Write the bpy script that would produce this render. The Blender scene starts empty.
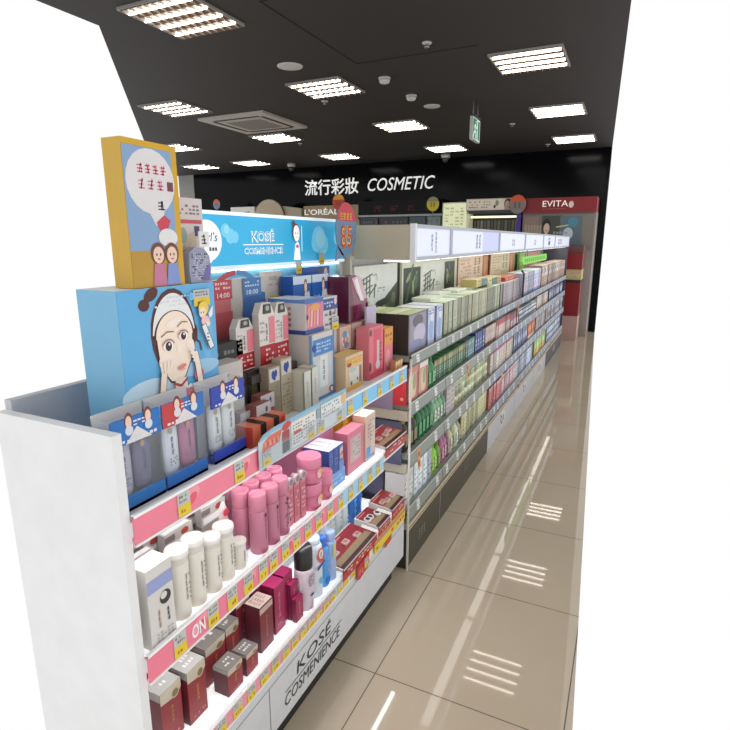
import bpy, math, random
from mathutils import Vector

R = random.Random(7)
SC = bpy.context.scene
COL = SC.collection
PI = math.pi

# ------------------------------------------------------------------ materials
_mats = {}; _args = {}
def lin(c):
    c = c / 255.0
    return c / 12.92 if c <= 0.04045 else ((c + 0.055) / 1.055) ** 2.4

def mat(rgb, rough=0.45, metal=0.0, emit=0.0, vary=0.06, coat=0.0, scale=18.0, spec=0.5):
    key = (tuple(rgb), rough, metal, emit, vary, coat, scale, spec)
    if key in _mats:
        return _mats[key]
    m = bpy.data.materials.new('surface_%d_%d_%d' % tuple(int(v) for v in rgb))
    m.use_nodes = True
    nt = m.node_tree
    b = nt.nodes['Principled BSDF']
    col = [lin(v) for v in rgb]
    tc = nt.nodes.new('ShaderNodeTexCoord')
    no = nt.nodes.new('ShaderNodeTexNoise')
    no.inputs['Scale'].default_value = scale
    no.inputs['Detail'].default_value = 3
    nt.links.new(tc.outputs['Object'], no.inputs['Vector'])
    mx = nt.nodes.new('ShaderNodeMix'); mx.data_type = 'RGBA'
    mx.inputs['A'].default_value = [min(1, v * (1 - vary)) for v in col] + [1]
    mx.inputs['B'].default_value = [min(1, v * (1 + vary)) for v in col] + [1]
    nt.links.new(no.outputs['Fac'], mx.inputs['Factor'])
    nt.links.new(mx.outputs['Result'], b.inputs['Base Color'])
    b.inputs['Roughness'].default_value = rough
    b.inputs['Metallic'].default_value = metal
    b.inputs['Specular IOR Level'].default_value = spec
    if coat:
        b.inputs['Coat Weight'].default_value = coat
        b.inputs['Coat Roughness'].default_value = 0.05
    if emit:
        nt.links.new(mx.outputs['Result'], b.inputs['Emission Color'])
        b.inputs['Emission Strength'].default_value = emit
    _mats[key] = m; _args[m.name] = key
    return m

def clear_mat(tint=(248, 250, 252), gloss=0.06, name='clear_plastic'):
    key = (name, tint, gloss)
    if key in _mats: return _mats[key]
    m = bpy.data.materials.new(name); m.use_nodes = True
    nt = m.node_tree; nt.nodes.clear()
    out = nt.nodes.new('ShaderNodeOutputMaterial')
    mix = nt.nodes.new('ShaderNodeMixShader')
    t = nt.nodes.new('ShaderNodeBsdfTransparent'); g = nt.nodes.new('ShaderNodeBsdfPrincipled')
    t.inputs['Color'].default_value = [lin(v) for v in tint] + [1]
    g.inputs['Base Color'].default_value = [lin(v) for v in tint] + [1]; g.inputs['Roughness'].default_value = 0.12
    mix.inputs['Fac'].default_value = gloss
    nt.links.new(t.outputs[0], mix.inputs[1]); nt.links.new(g.outputs[0], mix.inputs[2])
    nt.links.new(mix.outputs[0], out.inputs['Surface'])
    _mats[key] = m
    return m

WHITE = mat((232, 232, 230)); OFFW = mat((214, 208, 194)); INK = mat((40, 40, 44)); GREY = mat((120, 122, 126))
PINKRAIL = mat((240, 128, 150), 0.35); BLUERAIL = mat((120, 196, 236), 0.35); CLEAR = clear_mat()
YEL = mat((232, 200, 40), 0.5); TAGW = mat((196, 196, 190), 0.5); LED = mat((255, 253, 250), emit=14.0); SOFT = mat((255, 253, 248), emit=2.4)
SILVER = mat((190, 192, 196), 0.3, 0.7)

# ------------------------------------------------------------------ mesh building
class MB:
    def __init__(s):
        s.v = []; s.f = []; s.m = []; s.sm = []; s.mats = []
    def mi(s, m):
        if m not in s.mats: s.mats.append(m)
        return s.mats.index(m)
    def face(s, pts, m, smooth=False):
        i = len(s.v); s.v += [tuple(p) for p in pts]
        s.f.append(tuple(range(i, i + len(pts)))); s.m.append(s.mi(m)); s.sm.append(smooth)
    def box(s, x0, x1, y0, y1, z0, z1, m, top=None, front=None, side=None):
        i = len(s.v)
        s.v += [(x, y, z) for x in (x0, x1) for y in (y0, y1) for z in (z0, z1)]
        for q, mm in (((0, 1, 3, 2), m), ((4, 6, 7, 5), front or m), ((0, 4, 5, 1), side or m),
                      ((2, 3, 7, 6), side or m), ((0, 2, 6, 4), m), ((1, 5, 7, 3), top or m)):
            s.f.append(tuple(i + k for k in q)); s.m.append(s.mi(mm)); s.sm.append(False)
    def lathe(s, prof, m, n=20, c=(0, 0), segm=None, sx=1.0, sy=1.0):
        i = len(s.v)
        for r, z in prof:
            for k in range(n):
                a = 2 * PI * k / n
                s.v.append((c[0] + r * math.cos(a) * sx, c[1] + r * math.sin(a) * sy, z))
        for j in range(len(prof) - 1):
            mm = segm[j] if segm else m
            for k in range(n):
                k2 = (k + 1) % n
                s.f.append((i + j * n + k, i + j * n + k2, i + (j + 1) * n + k2, i + (j + 1) * n + k))
                s.m.append(s.mi(mm)); s.sm.append(True)
        for j, rev in ((0, True), (len(prof) - 1, False)):
            if prof[j][0] > 1e-5:
                q = [i + j * n + k for k in range(n)]
                s.f.append(tuple(reversed(q)) if rev else tuple(q))
                s.m.append(s.mi((segm[0] if rev else segm[-1]) if segm else m)); s.sm.append(False)
    def tube(s, p0, p1, r, m, n=10):
        p0 = Vector(p0); p1 = Vector(p1); d = (p1 - p0).normalized()
        a = d.orthogonal().normalized(); b = d.cross(a); i = len(s.v)
        for p in (p0, p1):
            for k in range(n):
                t = 2 * PI * k / n
                s.v.append(tuple(p + a * math.cos(t) * r + b * math.sin(t) * r))
        for k in range(n):
            k2 = (k + 1) % n
            s.f.append((i + k, i + k2, i + n + k2, i + n + k)); s.m.append(s.mi(m)); s.sm.append(True)
        s.f.append(tuple(i + k for k in reversed(range(n)))); s.m.append(s.mi(m)); s.sm.append(False)
        s.f.append(tuple(i + n + k for k in range(n))); s.m.append(s.mi(m)); s.sm.append(False)
    def slab(s, pl, outline, e0, e1, m, edge=None):
        """solid plate: an outline in the plane pl, from depth e0 to e1"""
        n = len(outline)
        s.face([pl(u, v, e1) for u, v in outline], m)
        s.face([pl(u, v, e0) for u, v in reversed(outline)], edge or m)
        for k in range(n):
            a = outline[k]; b = outline[(k + 1) % n]
            s.face([pl(*a, e0), pl(*b, e0), pl(*b, e1), pl(*a, e1)], edge or m)
    def build(s, name, parent=None, loc=None, rz=0.0):
        me = bpy.data.meshes.new(name); me.from_pydata(s.v, [], s.f)
        for m in s.mats: me.materials.append(m)
        me.polygons.foreach_set('material_index', s.m); me.polygons.foreach_set('use_smooth', s.sm)
        me.update()
        o = bpy.data.objects.new(name, me); COL.objects.link(o)
        if parent: o.parent = parent
        if loc: o.location = loc
        o.rotation_euler = (0, 0, rz)
        return o

# planes of a thing whose front looks along +x: y to the right, z up
def FR(x=0.0): return lambda u, v, e=0.0: (x + e, u, v)
def SD(y=0.0): return lambda u, v, e=0.0: (u, y - e, v)
def TP(z=0.0): return lambda u, v, e=0.0: (v, u, z + e)
def BK(y=0.0): return lambda u, v, e=0.0: (u, y - e, v)

class Ink:
    """flat print on a face of a mesh"""
    def __init__(s, mb, pl, e=0.0006): s.mb = mb; s.pl = pl; s.e = e
    def poly(s, pts, m):
        s.mb.face([s.pl(u, v, s.e) for u, v in pts], m); s.e += 0.00012
    def rect(s, u0, u1, v0, v1, m): s.poly([(u0, v0), (u1, v0), (u1, v1), (u0, v1)], m)
    def ell(s, cu, cv, ru, rv, m, rot=0.0, n=22, a0=0.0, a1=2 * PI):
        p = []
        for k in range(n + (0 if a1 - a0 > 6.28 else 1)):
            a = a0 + (a1 - a0) * k / n
            x, y = ru * math.cos(a), rv * math.sin(a)
            p.append((cu + x * math.cos(rot) - y * math.sin(rot), cv + x * math.sin(rot) + y * math.cos(rot)))
        s.poly(p, m)
    def bar(s, p, q, w, m):
        dx, dy = q[0] - p[0], q[1] - p[1]; L = math.hypot(dx, dy) or 1
        a, b = -dy / L * w / 2, dx / L * w / 2
        s.poly([(p[0] + a, p[1] + b), (p[0] - a, p[1] - b), (q[0] - a, q[1] - b), (q[0] + a, q[1] + b)], m)
    def path(s, pts, w, m):
        for a, b in zip(pts, pts[1:]): s.bar(a, b, w, m)
    def marks(s, u0, u1, v0, v1, rows, cols, m, fill=0.8):
        """rows of print too small to read"""
        dv = (v1 - v0) / rows; du = (u1 - u0) / cols; e = s.e
        for i in range(rows):
            for j in range(cols):
                if R.random() > fill: continue
                a = u0 + j * du + du * 0.1; b = v0 + i * dv + dv * 0.2
                s.e = e; s.rect(a, a + du * R.uniform(0.5, 0.85), b, b + dv * R.uniform(0.35, 0.6), m)
    def glyphs(s, u0, u1, v0, v1, rows, cols, m):
        """brush-like signs: crossing strokes in each cell"""
        dv = (v1 - v0) / rows; du = (u1 - u0) / cols; e = s.e
        for i in range(rows):
            for j in range(cols):
                a = u0 + j * du; b = v0 + i * dv
                for k in range(5):
                    s.e = e
                    if k < 3: s.bar((a + du * .12, b + dv * (.15 + .28 * k)), (a + du * R.uniform(.6, .88), b + dv * (.15 + .3 * k)), dv * .1, m)
                    else: s.bar((a + du * R.uniform(.3, .7), b + dv * .08), (a + du * R.uniform(.3, .7), b + dv * .9), du * .1, m)
    def text(s, body, u0, u1, v0, v1, m, bold=0.0, shear=0.0):
        vs, fs = text_shape(body, bold, shear)
        x0 = min(v[0] for v in vs); x1 = max(v[0] for v in vs); y0 = min(v[1] for v in vs); y1 = max(v[1] for v in vs)
        for f in fs:
            s.mb.face([s.pl(u0 + (vs[k][0] - x0) / (x1 - x0) * (u1 - u0), v0 + (vs[k][1] - y0) / (y1 - y0) * (v1 - v0), s.e) for k in f], m)
        s.e += 0.00012

_txt = {}
def text_shape(body, bold, shear):
    k = (body, bold, shear)
    if k not in _txt:
        cu = bpy.data.curves.new('lettering', 'FONT'); cu.body = body; cu.shear = shear; cu.offset = bold; cu.resolution_u = 3
        ob = bpy.data.objects.new('lettering', cu); COL.objects.link(ob)
        bpy.context.view_layer.update()
        dg = bpy.context.evaluated_depsgraph_get()
        me = ob.evaluated_get(dg).to_mesh()
        _txt[k] = ([tuple(v.co[:2]) for v in me.vertices], [tuple(p.vertices) for p in me.polygons])
        ob.evaluated_get(dg).to_mesh_clear()
        bpy.data.objects.remove(ob); bpy.data.curves.remove(cu)
    return _txt[k]

def tag(o, label, cat, group=None, kind=None):
    o['label'] = label; o['category'] = cat
    if group: o['group'] = group
    if kind: o['kind'] = kind
    return o
def thing(name, label, cat, loc=(0, 0, 0), group=None, rz=0.0):
    o = bpy.data.objects.new(name, None); COL.objects.link(o); o.location = loc; o.rotation_euler = (0, 0, rz)
    o.empty_display_size = 0.05
    return tag(o, label, cat, group)
def struct(o): o['kind'] = 'structure'; return o
def dup(root, loc, label=None, group=None, rz=None):
    c = root.copy(); COL.objects.link(c); c.location = loc
    if rz is not None: c.rotation_euler = (0, 0, rz)
    if label: c['label'] = label
    if group: c['group'] = group
    for ch in list(root.children):
        d = ch.copy(); COL.objects.link(d); d.parent = c
        for g in list(ch.children):
            k = g.copy(); COL.objects.link(k); k.parent = d
    return c

def price_tag(parent, y, z, x=0.003, w=0.034, h=0.044, name='price_tag', top=TAGW, low=YEL):
    t = MB(); pl = FR(x)
    t.slab(pl, [(y - w / 2, z - h / 2), (y + w / 2, z - h / 2), (y + w / 2, z + h / 2), (y - w / 2, z + h / 2)], 0, 0.0015, top)
    k = Ink(t, pl, 0.0019)
    k.rect(y - w / 2, y + w / 2, z - h / 2, z - h * 0.02, low)
    k.marks(y - w * .42, y + w * .42, z + h * .08, z + h * .44, 2, 5, GREY)
    k.marks(y - w * .3, y + w * .3, z - h * .4, z - h * .12, 1, 3, mat((150, 110, 30)))
    return t.build(name, parent)

# ------------------------------------------------------------------ the setting
def floor_mat():
    m = bpy.data.materials.new('polished_tile'); m.use_nodes = True
    nt = m.node_tree; b = nt.nodes['Principled BSDF']; L = nt.links.new
    tc = nt.nodes.new('ShaderNodeTexCoord'); sp = nt.nodes.new('ShaderNodeSeparateXYZ'); L(tc.outputs['Object'], sp.inputs[0])
    def math_(op, a, c):
        n = nt.nodes.new('ShaderNodeMath'); n.operation = op
        for i, v in enumerate((a, c)):
            if v is None: continue
            if isinstance(v, (int, float)): n.inputs[i].default_value = v
            else: L(v, n.inputs[i])
        return n.outputs[0]
    T = 0.6
    def line(src, off):
        f = math_('FRACT', math_('DIVIDE', math_('SUBTRACT', src, off), T), None)
        d = math_('MINIMUM', f, math_('SUBTRACT', 1.0, f))
        return math_('LESS_THAN', d, 0.0032)
    g = math_('MAXIMUM', line(sp.outputs['X'], -0.642), line(sp.outputs['Y'], 1.417))
    no = nt.nodes.new('ShaderNodeTexNoise'); no.inputs['Scale'].default_value = 2.2; no.inputs['Detail'].default_value = 6
    L(tc.outputs['Object'], no.inputs['Vector'])
    a = nt.nodes.new('ShaderNodeMix'); a.data_type = 'RGBA'
    a.inputs['A'].default_value = (lin(186), lin(170), lin(148), 1); a.inputs['B'].default_value = (lin(198), lin(184), lin(163), 1)
    L(no.outputs['Fac'], a.inputs['Factor'])
    c = nt.nodes.new('ShaderNodeMix'); c.data_type = 'RGBA'
    L(g, c.inputs['Factor']); L(a.outputs['Result'], c.inputs['A']); c.inputs['B'].default_value = (lin(96), lin(86), lin(74), 1)
    L(c.outputs['Result'], b.inputs['Base Color'])
    rr = nt.nodes.new('ShaderNodeMix'); rr.data_type = 'FLOAT'
    rr.inputs['A'].default_value = 0.022; rr.inputs['B'].default_value = 0.5; L(g, rr.inputs['Factor']); L(rr.outputs['Result'], b.inputs['Roughness'])
    b.inputs['IOR'].default_value = 1.55
    return m

mb = MB()
mb.slab(lambda u, v, e=0: (u, v, e), [(0.03, 0.45), (-0.40, 9.36), (-9.1, 9.45), (-1.35, 1.0), (-1.25, 0.45)], -0.05, 0.0, floor_mat(), GREY)
struct(mb.build('floor'))

CZ = 2.795
CEIL = mat((46, 41, 40), 0.7, vary=0.10, scale=1.5)
mb = MB()
mb.slab(lambda u, v, e=0: (u, v, e), [(0.03, 0.35), (-0.40, 9.36), (-9.55, 9.36), (-3.27, 2.8), (-3.27, 0.35)], CZ, CZ + .08, CEIL)
struct(mb.build('ceiling'))

# thin seams of an access panel in the ceiling
SEAM = mat((20, 19, 19), 0.8)
mb = MB()
for x0, x1, y0, y1 in ((-2.105, -2.097, 2.96, 4.22), (-2.105, -1.13, 4.22, 4.228), (-2.105, -1.13, 2.95, 2.958)):
    mb.box(x0, x1, y0, y1, CZ - .003, CZ, SEAM)
struct(mb.build('trim_1'))

BLACKWALL = mat((9, 10, 14), 0.14, vary=0.2, scale=0.8, spec=0.12)
mb = MB(); mb.box(-8.54, -0.40, 9.353, 9.45, 0, CZ, BLACKWALL); struct(mb.build('wall_back'))
mb = MB(); mb.box(-8.96, -8.53, 9.353, 9.5, 0, CZ, mat((150, 148, 142), 0.7)); struct(mb.build('wall_left'))

# ------------------------------------------------------------------ ceiling fittings
TUBE = mat((255, 250, 240), emit=7.5, vary=0.0)
REFL_M = mat((92, 58, 28), 0.45)
def make_troffer(label):
    t = thing('ceiling_light', label, 'ceiling light', (0, 0, CZ), 'louvred four-tube ceiling lights'); t.scale = (.87, .87, .87)
    f = MB()
    for a in ((-.31, .31, -.31, -.297), (-.31, .31, .297, .31), (-.31, -.297, -.297, .297), (.297, .31, -.297, .297)):
        f.box(a[0], a[1], a[2], a[3], -0.018, 0.0, mat((150, 146, 140), 0.5))
    f.build('frame', t)
    r = MB()
    for k in range(4):
        y = -.2225 + k * .148
        for s in (-1, 1):
            r.face([(-.297, y + s * .074, -.022), (.297, y + s * .074, -.022), (.297, y + s * .022, -.003), (-.297, y + s * .022, -.003)], REFL_M)
        r.face([(-.297, y - .022, -.003), (.297, y - .022, -.003), (.297, y + .022, -.003), (-.297, y + .022, -.003)], mat((96, 66, 38), 0.45))
    r.build('reflector', t)
    for k in range(4):
        b = MB(); y = -.2225 + k * .148
        b.tube((-.285, y, -.0155), (.285, y, -.0155), .0118, TUBE, 8)
        b.build('tube', t)
    l = MB()
    for k in range(9):
        x = -.264 + k * .066
        l.box(x - .001, x + .001, -.297, .297, -.028, -.012, mat((170, 160, 146), 0.4))
    l.build('louver', t)
    return t
ROWS = (1.096, 2.915, 4.715, 6.56, 8.378)
where = [(-0.845, ''), (-2.66, ''), (-4.48, ''), (-6.28, ''), (-7.44, '')]
proto = None
for cx, w in where:
    n = 0
    for ry in ROWS:
        if cx < -4 and ry < 4: continue
        if cx < -6 and ry < 6: continue
        if cx < -7 and ry < 8: continue
        pos = {(-0.845, 4.715): 'large bright louvred ceiling light at top right of the view', (-2.66, 2.915): 'bright louvred ceiling light cut by the top left corner of the view',
               (-2.66, 4.715): 'louvred ceiling light next to the round white ceiling speaker', (-4.48, 4.715): 'louvred ceiling light left of the air conditioner cassette',
               (-4.48, 6.56): 'louvred ceiling light just behind the air conditioner cassette', (-4.48, 8.378): 'farthest louvred ceiling light, in line with the white Chinese wall lettering',
               (-2.66, 6.56): 'louvred ceiling light left of the small flush ceiling disc', (-2.66, 8.378): 'louvred ceiling light above the word COSMETIC on the black wall',
               (-0.845, 6.56): 'louvred ceiling light behind the one at top right', (-0.845, 8.378): 'small louvred ceiling light at far right near the red header',
               (-6.28, 6.56): 'louvred ceiling light above the yellow standee at the left edge', (-6.28, 8.378): 'small louvred ceiling light above the blue lit header, near the black wall',
               (-7.44, 8.378): 'small louvred ceiling light above the grey pillar at far left',
               (-0.845, 1.096): 'louvred ceiling light nearest overhead, above the aisle beside the pink shelves', (-0.845, 2.915): 'louvred ceiling light overhead, one row before the large top right light',
               (-2.66, 1.096): 'louvred ceiling light above the near end of the pink shelves'}.get((cx, ry))
        if proto is None:
            proto = make_troffer(pos); o = proto; o.location = (cx, ry, CZ)
        else:
            o = dup(proto, (cx, ry, CZ), pos)

t = thing('air_conditioner', 'square white ceiling cassette air conditioner among the louvred lights', 'air conditioner', (-4.16, 5.64, CZ)); t.scale = (.87, .87, .87)
b = MB(); b.box(-.52, .52, -.52, .52, -.03, 0, mat((186, 180, 172), 0.5)); b.build('panel', t)
b = MB(); b.box(-.27, .27, -.27, .27, -.037, -.03, mat((150, 144, 136), 0.5))
for k in range(12): b.box(-.25, .25, -.25 + k * .044, -.235 + k * .044, -.039, -.037, mat((112, 108, 102), 0.6))
b.build('grille', t)
for a in ((-.36, .36, .36, .41), (-.36, .36, -.41, -.36), (-.41, -.36, -.36, .36), (.36, .41, -.36, .36)):
    b = MB(); b.box(a[0], a[1], a[2], a[3], -.033, -.0301, mat((40, 38, 38), 0.6)); b.build('air_slot', t)

def disc(name, label, cat, x, y, r, h, rgb=(198, 194, 188)):
    b = MB(); b.lathe([(r, 0), (r * .98, -h * .5), (r * .8, -h), (0, -h)], mat(rgb, 0.5), 24); o = b.build(name, None, (x, y, CZ)); return tag(o, label, cat)
disc('ceiling_speaker', 'round white ceiling speaker between the louvred lights', 'speaker', -2.610, 4.046, .104, .010)
disc('ceiling_disc', 'flush white disc in the ceiling left of the green exit sign', 'ceiling vent', -2.010, 5.794, .087, .012)
def detector(x, y, label):
    t = thing('smoke_detector', label, 'smoke detector', (x, y, CZ)); t.scale = (.87, .87, .87)
    b = MB(); b.lathe([(.062, 0), (.062, -.012), (.052, -.016)], mat((196, 192, 188), 0.5), 20); b.build('mount', t)
    b = MB(); b.lathe([(.05, -.016), (.055, -.03), (.045, -.05), (.025, -.056), (0, -.056)], mat((206, 203, 199), 0.5), 20); b.build('sensor', t)
detector(-2.053, 4.663, 'white smoke detector nearer the camera of the ceiling pair')
detector(-2.053, 5.307, 'white smoke detector farther from the camera of the ceiling pair')
def sprinkler(x, y, label):
    t = thing('fire_sprinkler', label, 'sprinkler', (x, y, CZ)); t.scale = (.87, .87, .87)
    b = MB(); b.lathe([(.042, 0), (.036, -.01), (.014, -.012)], mat((192, 188, 184), 0.4), 16); b.build('escutcheon', t)
    b = MB(); b.lathe([(.012, -.012), (.01, -.03), (.022, -.032), (.022, -.035), (0, -.035)], SILVER, 12); b.build('spray_head', t)
sprinkler(-1.444, 4.019, 'small sprinkler on the dark ceiling left of the bright top right light')
sprinkler(-1.427, 7.047, 'small sprinkler on the ceiling right of the exit sign')
sprinkler(-1.235, 8.700, 'tiny sprinkler on the ceiling close above the red header')
sprinkler(-2.914, 5.133, 'small sprinkler on the ceiling beyond the light by the round speaker')
sprinkler(-4.437, 7.091, 'tiny sprinkler on the ceiling behind the air conditioner')
def camera_dome(x, y, label):
    t = thing('security_camera', label, 'camera', (x, y, CZ)); t.scale = (.87, .87, .87)
    b = MB(); b.lathe([(.085, 0), (.085, -.05), (.07, -.07)], mat((204, 202, 200), 0.4), 20); b.build('base', t)
    b = MB(); b.lathe([(.068, -.07), (.06, -.11), (.035, -.145), (0, -.155)], mat((60, 62, 70), 0.1), 20); b.build('dome', t)
camera_dome(-2.854, 8.961, 'white dome security camera above the word COSMETIC')
camera_dome(-5.699, 8.787, 'white dome security camera above the white Chinese lettering')

t = thing('exit_sign', 'green and white running-man exit sign hanging from the ceiling', 'sign', (-1.566, 5.87, CZ)); t.scale = (.87, .87, .87)
b = MB(); b.tube((0, -.1, 0), (0, -.1, -.16), .006, GREY); b.tube((0, .1, 0), (0, .1, -.16), .006, GREY); b.box(-.03, .03, -.14, .14, -.17, -.15, mat((70, 72, 74))); b.build('bracket', t)
b = MB(); b.box(-.018, .018, -.165, .165, -.42, -.17, mat((190, 196, 192), 0.4)); b.build('housing', t)
b = MB(); pl = FR(.0185); k = Ink(b, pl)
k.rect(-.155, .155, -.41, -.18, mat((226, 240, 232), emit=.5)); g = mat((10, 128, 84), emit=.25)
k.rect(-.15, .02, -.405, -.185, g); k.rect(.06, .14, -.40, -.19, g); w = mat((232, 244, 238), emit=.4)
k.ell(-.03, -.215, .016, .017, w); k.path([(-.04, -.24), (-.06, -.31), (-.10, -.34), (-.13, -.395)], .026, w)
k.path([(-.06, -.31), (-.02, -.345), (-.04, -.40)], .024, w); k.path([(-.045, -.245), (-.09, -.26), (-.105, -.30)], .016, w); k.path([(-.04, -.25), (-.005, -.285), (.015, -.27)], .016, w)
b.build('pictogram', t)

# ------------------------------------------------------------------ lettering and counters at the back wall
LETTER = mat((246, 246, 244), emit=0.55, vary=0)

def wall_text(name, body, x0, x1, z0, z1, bold, shear, label):
    b = MB()
    k = Ink(b, BK(9.351), 0.03)
    k.text(body, x0, x1, z0, z1, LETTER, bold, shear)
    v0 = list(b.v)
    f0 = list(b.f)
    from collections import Counter
    cnt = Counter()
    key = lambda p: (round(p[0], 5), round(p[2], 5))
    for f in f0:
        for a, c in zip(f, f[1:] + f[:1]):
            cnt[key(v0[a]), key(v0[c])] += 1
    for f in f0:
        for a, c in zip(f, f[1:] + f[:1]):
            if cnt[key(v0[c]), key(v0[a])] == 0:
                A = v0[a]
                C = v0[c]
                b.face([A, C, (C[0], 9.3525, C[2]), (A[0], 9.3525, A[2])], mat((190, 190, 188)))
    return tag(b.build(name), label, 'lettering')
wall_text('wall_lettering', '流行彩妝', -5.759, -4.611, 2.273, 2.56, 0.012, 0.0, 'white raised Chinese characters on the black back wall')
wall_text('wall_lettering', 'COSMETIC', -4.42, -3.149, 2.308, 2.525, 0.0, 0.26, 'white slanted word COSMETIC on the black back wall')

def cabinet(name, label, x0, x1, ztop, zhead, body, head, y0=8.874, cat='cabinet'):
    t = thing(name, label, cat, (0, 0, 0))
    b = MB()
    b.box(x0, x1, y0 + 0.04, 9.33, 0, zhead, body)
    b.build('body', t)
    h = MB()
    h.box(x0, x1, y0, 9.33, zhead, ztop, head)
    return (t, h, Ink(h, BK(y0), 0.003))
BEIGE = mat((176, 164, 142), 0.6)
t, h, k = cabinet('cosmetics_cabinet', "beige counter with gold-brown header lettered L'OREAL", -5.516, -4.393, 2.051, 1.803, BEIGE, mat((160, 138, 106), 0.5))
k.text("L'ORÉAL", -5.498, -4.785, 1.89, 2.012, mat((240, 238, 230), emit=0.3), 0.02)
h.build('header', t)
t, h, k = cabinet('cosmetics_cabinet', "plain beige cabinet with rounded header left of the L'OREAL counter", -6.073, -5.533, 2.012, 1.751, BEIGE, BEIGE)
h.build('header', t)
b = MB()
b.slab(BK(8.865), [(-6.04, 1.84), (-5.54, 1.84), (-5.54, 2.012), (-5.92, 2.06), (-6.0, 2.055), (-6.04, 2.012)], 0, 0.04, BEIGE)
b.build('rounded_board', t)
t = thing('display_board', 'beige dome-topped board rising behind the blue lit header', 'display board', (-6.221, 8.77, 0))
pts = [(0.33 * math.cos(PI * a / 20), 1.864 + 0.322 * math.sin(PI * a / 20)) for a in range(21)]
b = MB()
b.slab(BK(0.0), [(-0.33, 0), (0.33, 0)] + pts, -0.05, 0, mat((184, 170, 146), 0.6), mat((128, 116, 98)))
b.build('board', t)
b = MB()
b.slab(BK(0.017), [(-0.296, 0.1), (0.296, 0.1)] + [(u * 0.9, v - 0.03) for u, v in pts], -0.02, -0.012, mat((176, 160, 136), 0.6))
b.build('face_panel', t)
t, h, k = cabinet('cosmetics_cabinet', 'white box-topped cabinet left of the beige dome board', -7.204, -6.629, 2.073, 1.838, mat((200, 198, 192)), mat((224, 222, 214)))
k.marks(-6.873, -6.742, 1.925, 1.995, 2, 3, GREY)
h.build('header', t)
t, h, k = cabinet('makeup_cabinet', 'black make-up cabinet with dim red characters on its header', -4.376, -2.854, 2.099, 1.864, mat((24, 24, 28), 0.3), mat((14, 13, 16), 0.3, spec=.15))
RD = mat((96, 24, 30), 0.5)
for i in range(4):
    k.glyphs((-4.72 + i * 0.36) * 0.87, (-4.5 + i * 0.36) * 0.87, 1.916, 2.029, 1, 1, RD)
h.build('header', t)
b = MB()
b.box(-4.376, -2.854, 8.839, 8.874, 1.834, 1.864, mat((150, 152, 156), 0.3, 0.4))
b.build('rail', t)
for i, (a, c, col) in enumerate(((-5.0, -4.62, (36, 44, 54)), (-4.56, -3.98, (28, 32, 40)), (-3.94, -3.62, (60, 76, 84)), (-3.58, -3.32, (120, 140, 138)))):
    b = MB()
    b.box(a * 0.87, c * 0.87, 8.887, 8.909, 1.49, 1.825, mat(col, 0.2))
    Ink(b, BK(8.887), 0.002).marks(a * 0.87, c * 0.87, 1.534, 1.795, 3, 7, mat((90, 96, 104)), 0.6)
    b.build('glass_panel', t)
t = thing('lit_poster', 'pale yellow-green backlit poster wall right of the black cabinet', 'poster', (-2.523, 8.874, 0))
b = MB()
b.box(-0.331, 0.083, 0.0, 0.348, 0.0, 2.038, mat((196, 200, 180)))
b.build('lightbox', t)
b = MB()
k = Ink(b, BK(0.0), 0.002)
k.rect(-0.313, 0.078, 1.229, 2.021, mat((212, 216, 178), emit=0.6))
k.marks(-0.287, 0.052, 1.621, 1.968, 7, 4, mat((176, 184, 140), emit=0.4), 0.7)
b.build('lit_panel', t)
t = thing('makeup_cabinet', 'dark navy make-up shelf with lit strip under a portrait header', 'cabinet', (-2.001, 8.787, 0))
b = MB()
b.box(-0.418, 0.435, 0.044, 0.435, 0.0, 1.542, mat((34, 34, 60), 0.3))
b.build('body', t)
b = MB()
b.box(-0.418, -0.383, 0.0, 0.435, 1.542, 1.881, mat((206, 204, 176), emit=0.3))
b.build('side_post', t)
b = MB()
b.box(0.365, 0.435, 0.0, 0.435, 1.542, 1.881, mat((72, 44, 150), 0.35))
b.build('side_post', t)
b = MB()
b.box(-0.418, 0.435, 0.0, 0.435, 1.847, 1.895, mat((40, 46, 62), 0.3))
b.build('top_rail', t)
b = MB()
b.box(-0.365, 0.365, 0.052, 0.078, 1.781, 1.812, mat((236, 240, 190), emit=1.2))
b.build('lamp_strip', t)
b = MB()
b.box(-0.383, 0.365, 0.261, 0.296, 1.542, 1.847, mat((40, 40, 44)))
k = Ink(b, BK(0.261), 0.002)
for i in range(13):
    k.rect((-0.42 + i * 0.064) * 0.87, (-0.372 + i * 0.064) * 0.87, 1.56, 1.751, mat(R.choice([(104, 100, 84), (124, 118, 96), (86, 84, 78), (150, 138, 140)])))
b.build('back_panel', t)
b = MB()
b.box(-0.435, 0.365, 0.017, 0.348, 1.895, 2.073, mat((196, 184, 170)))
k = Ink(b, BK(0.017), 0.002)
k.rect(-0.426, 0.174, 1.903, 2.064, mat((206, 196, 178), emit=0.25))
k.marks(-0.392, -0.044, 1.925, 2.047, 3, 9, mat((170, 140, 120)), 0.6)
k.ell(0.017, 1.951, 0.017, 0.026, mat((30, 26, 28)))
k.ell(0.052, 2.003, 0.026, 0.044, mat((150, 150, 140)))
k.ell(0.226, 1.986, 0.065, 0.078, mat((58, 44, 40)))
k.ell(0.209, 1.977, 0.039, 0.057, mat((214, 178, 158)))
k.rect(0.165, 0.287, 1.901, 1.925, mat((214, 178, 158)))
k.ell(0.217, 1.951, 0.01, 0.005, mat((170, 70, 76)))
b.build('portrait_header', t)
t, h, k = cabinet('cosmetics_counter', 'cosmetics counter under the dark red header lettered EVITA', -1.549, -0.505, 2.055, 1.838, mat((150, 140, 134)), mat((138, 16, 28), 0.35), 8.787)
k.text('EVITA', -1.262, -0.9, 1.925, 2.012, mat((244, 236, 230), emit=0.4), 0.0)
k.marks(-1.262, -0.94, 1.886, 1.903, 1, 12, mat((190, 120, 120)), 0.9)
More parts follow.
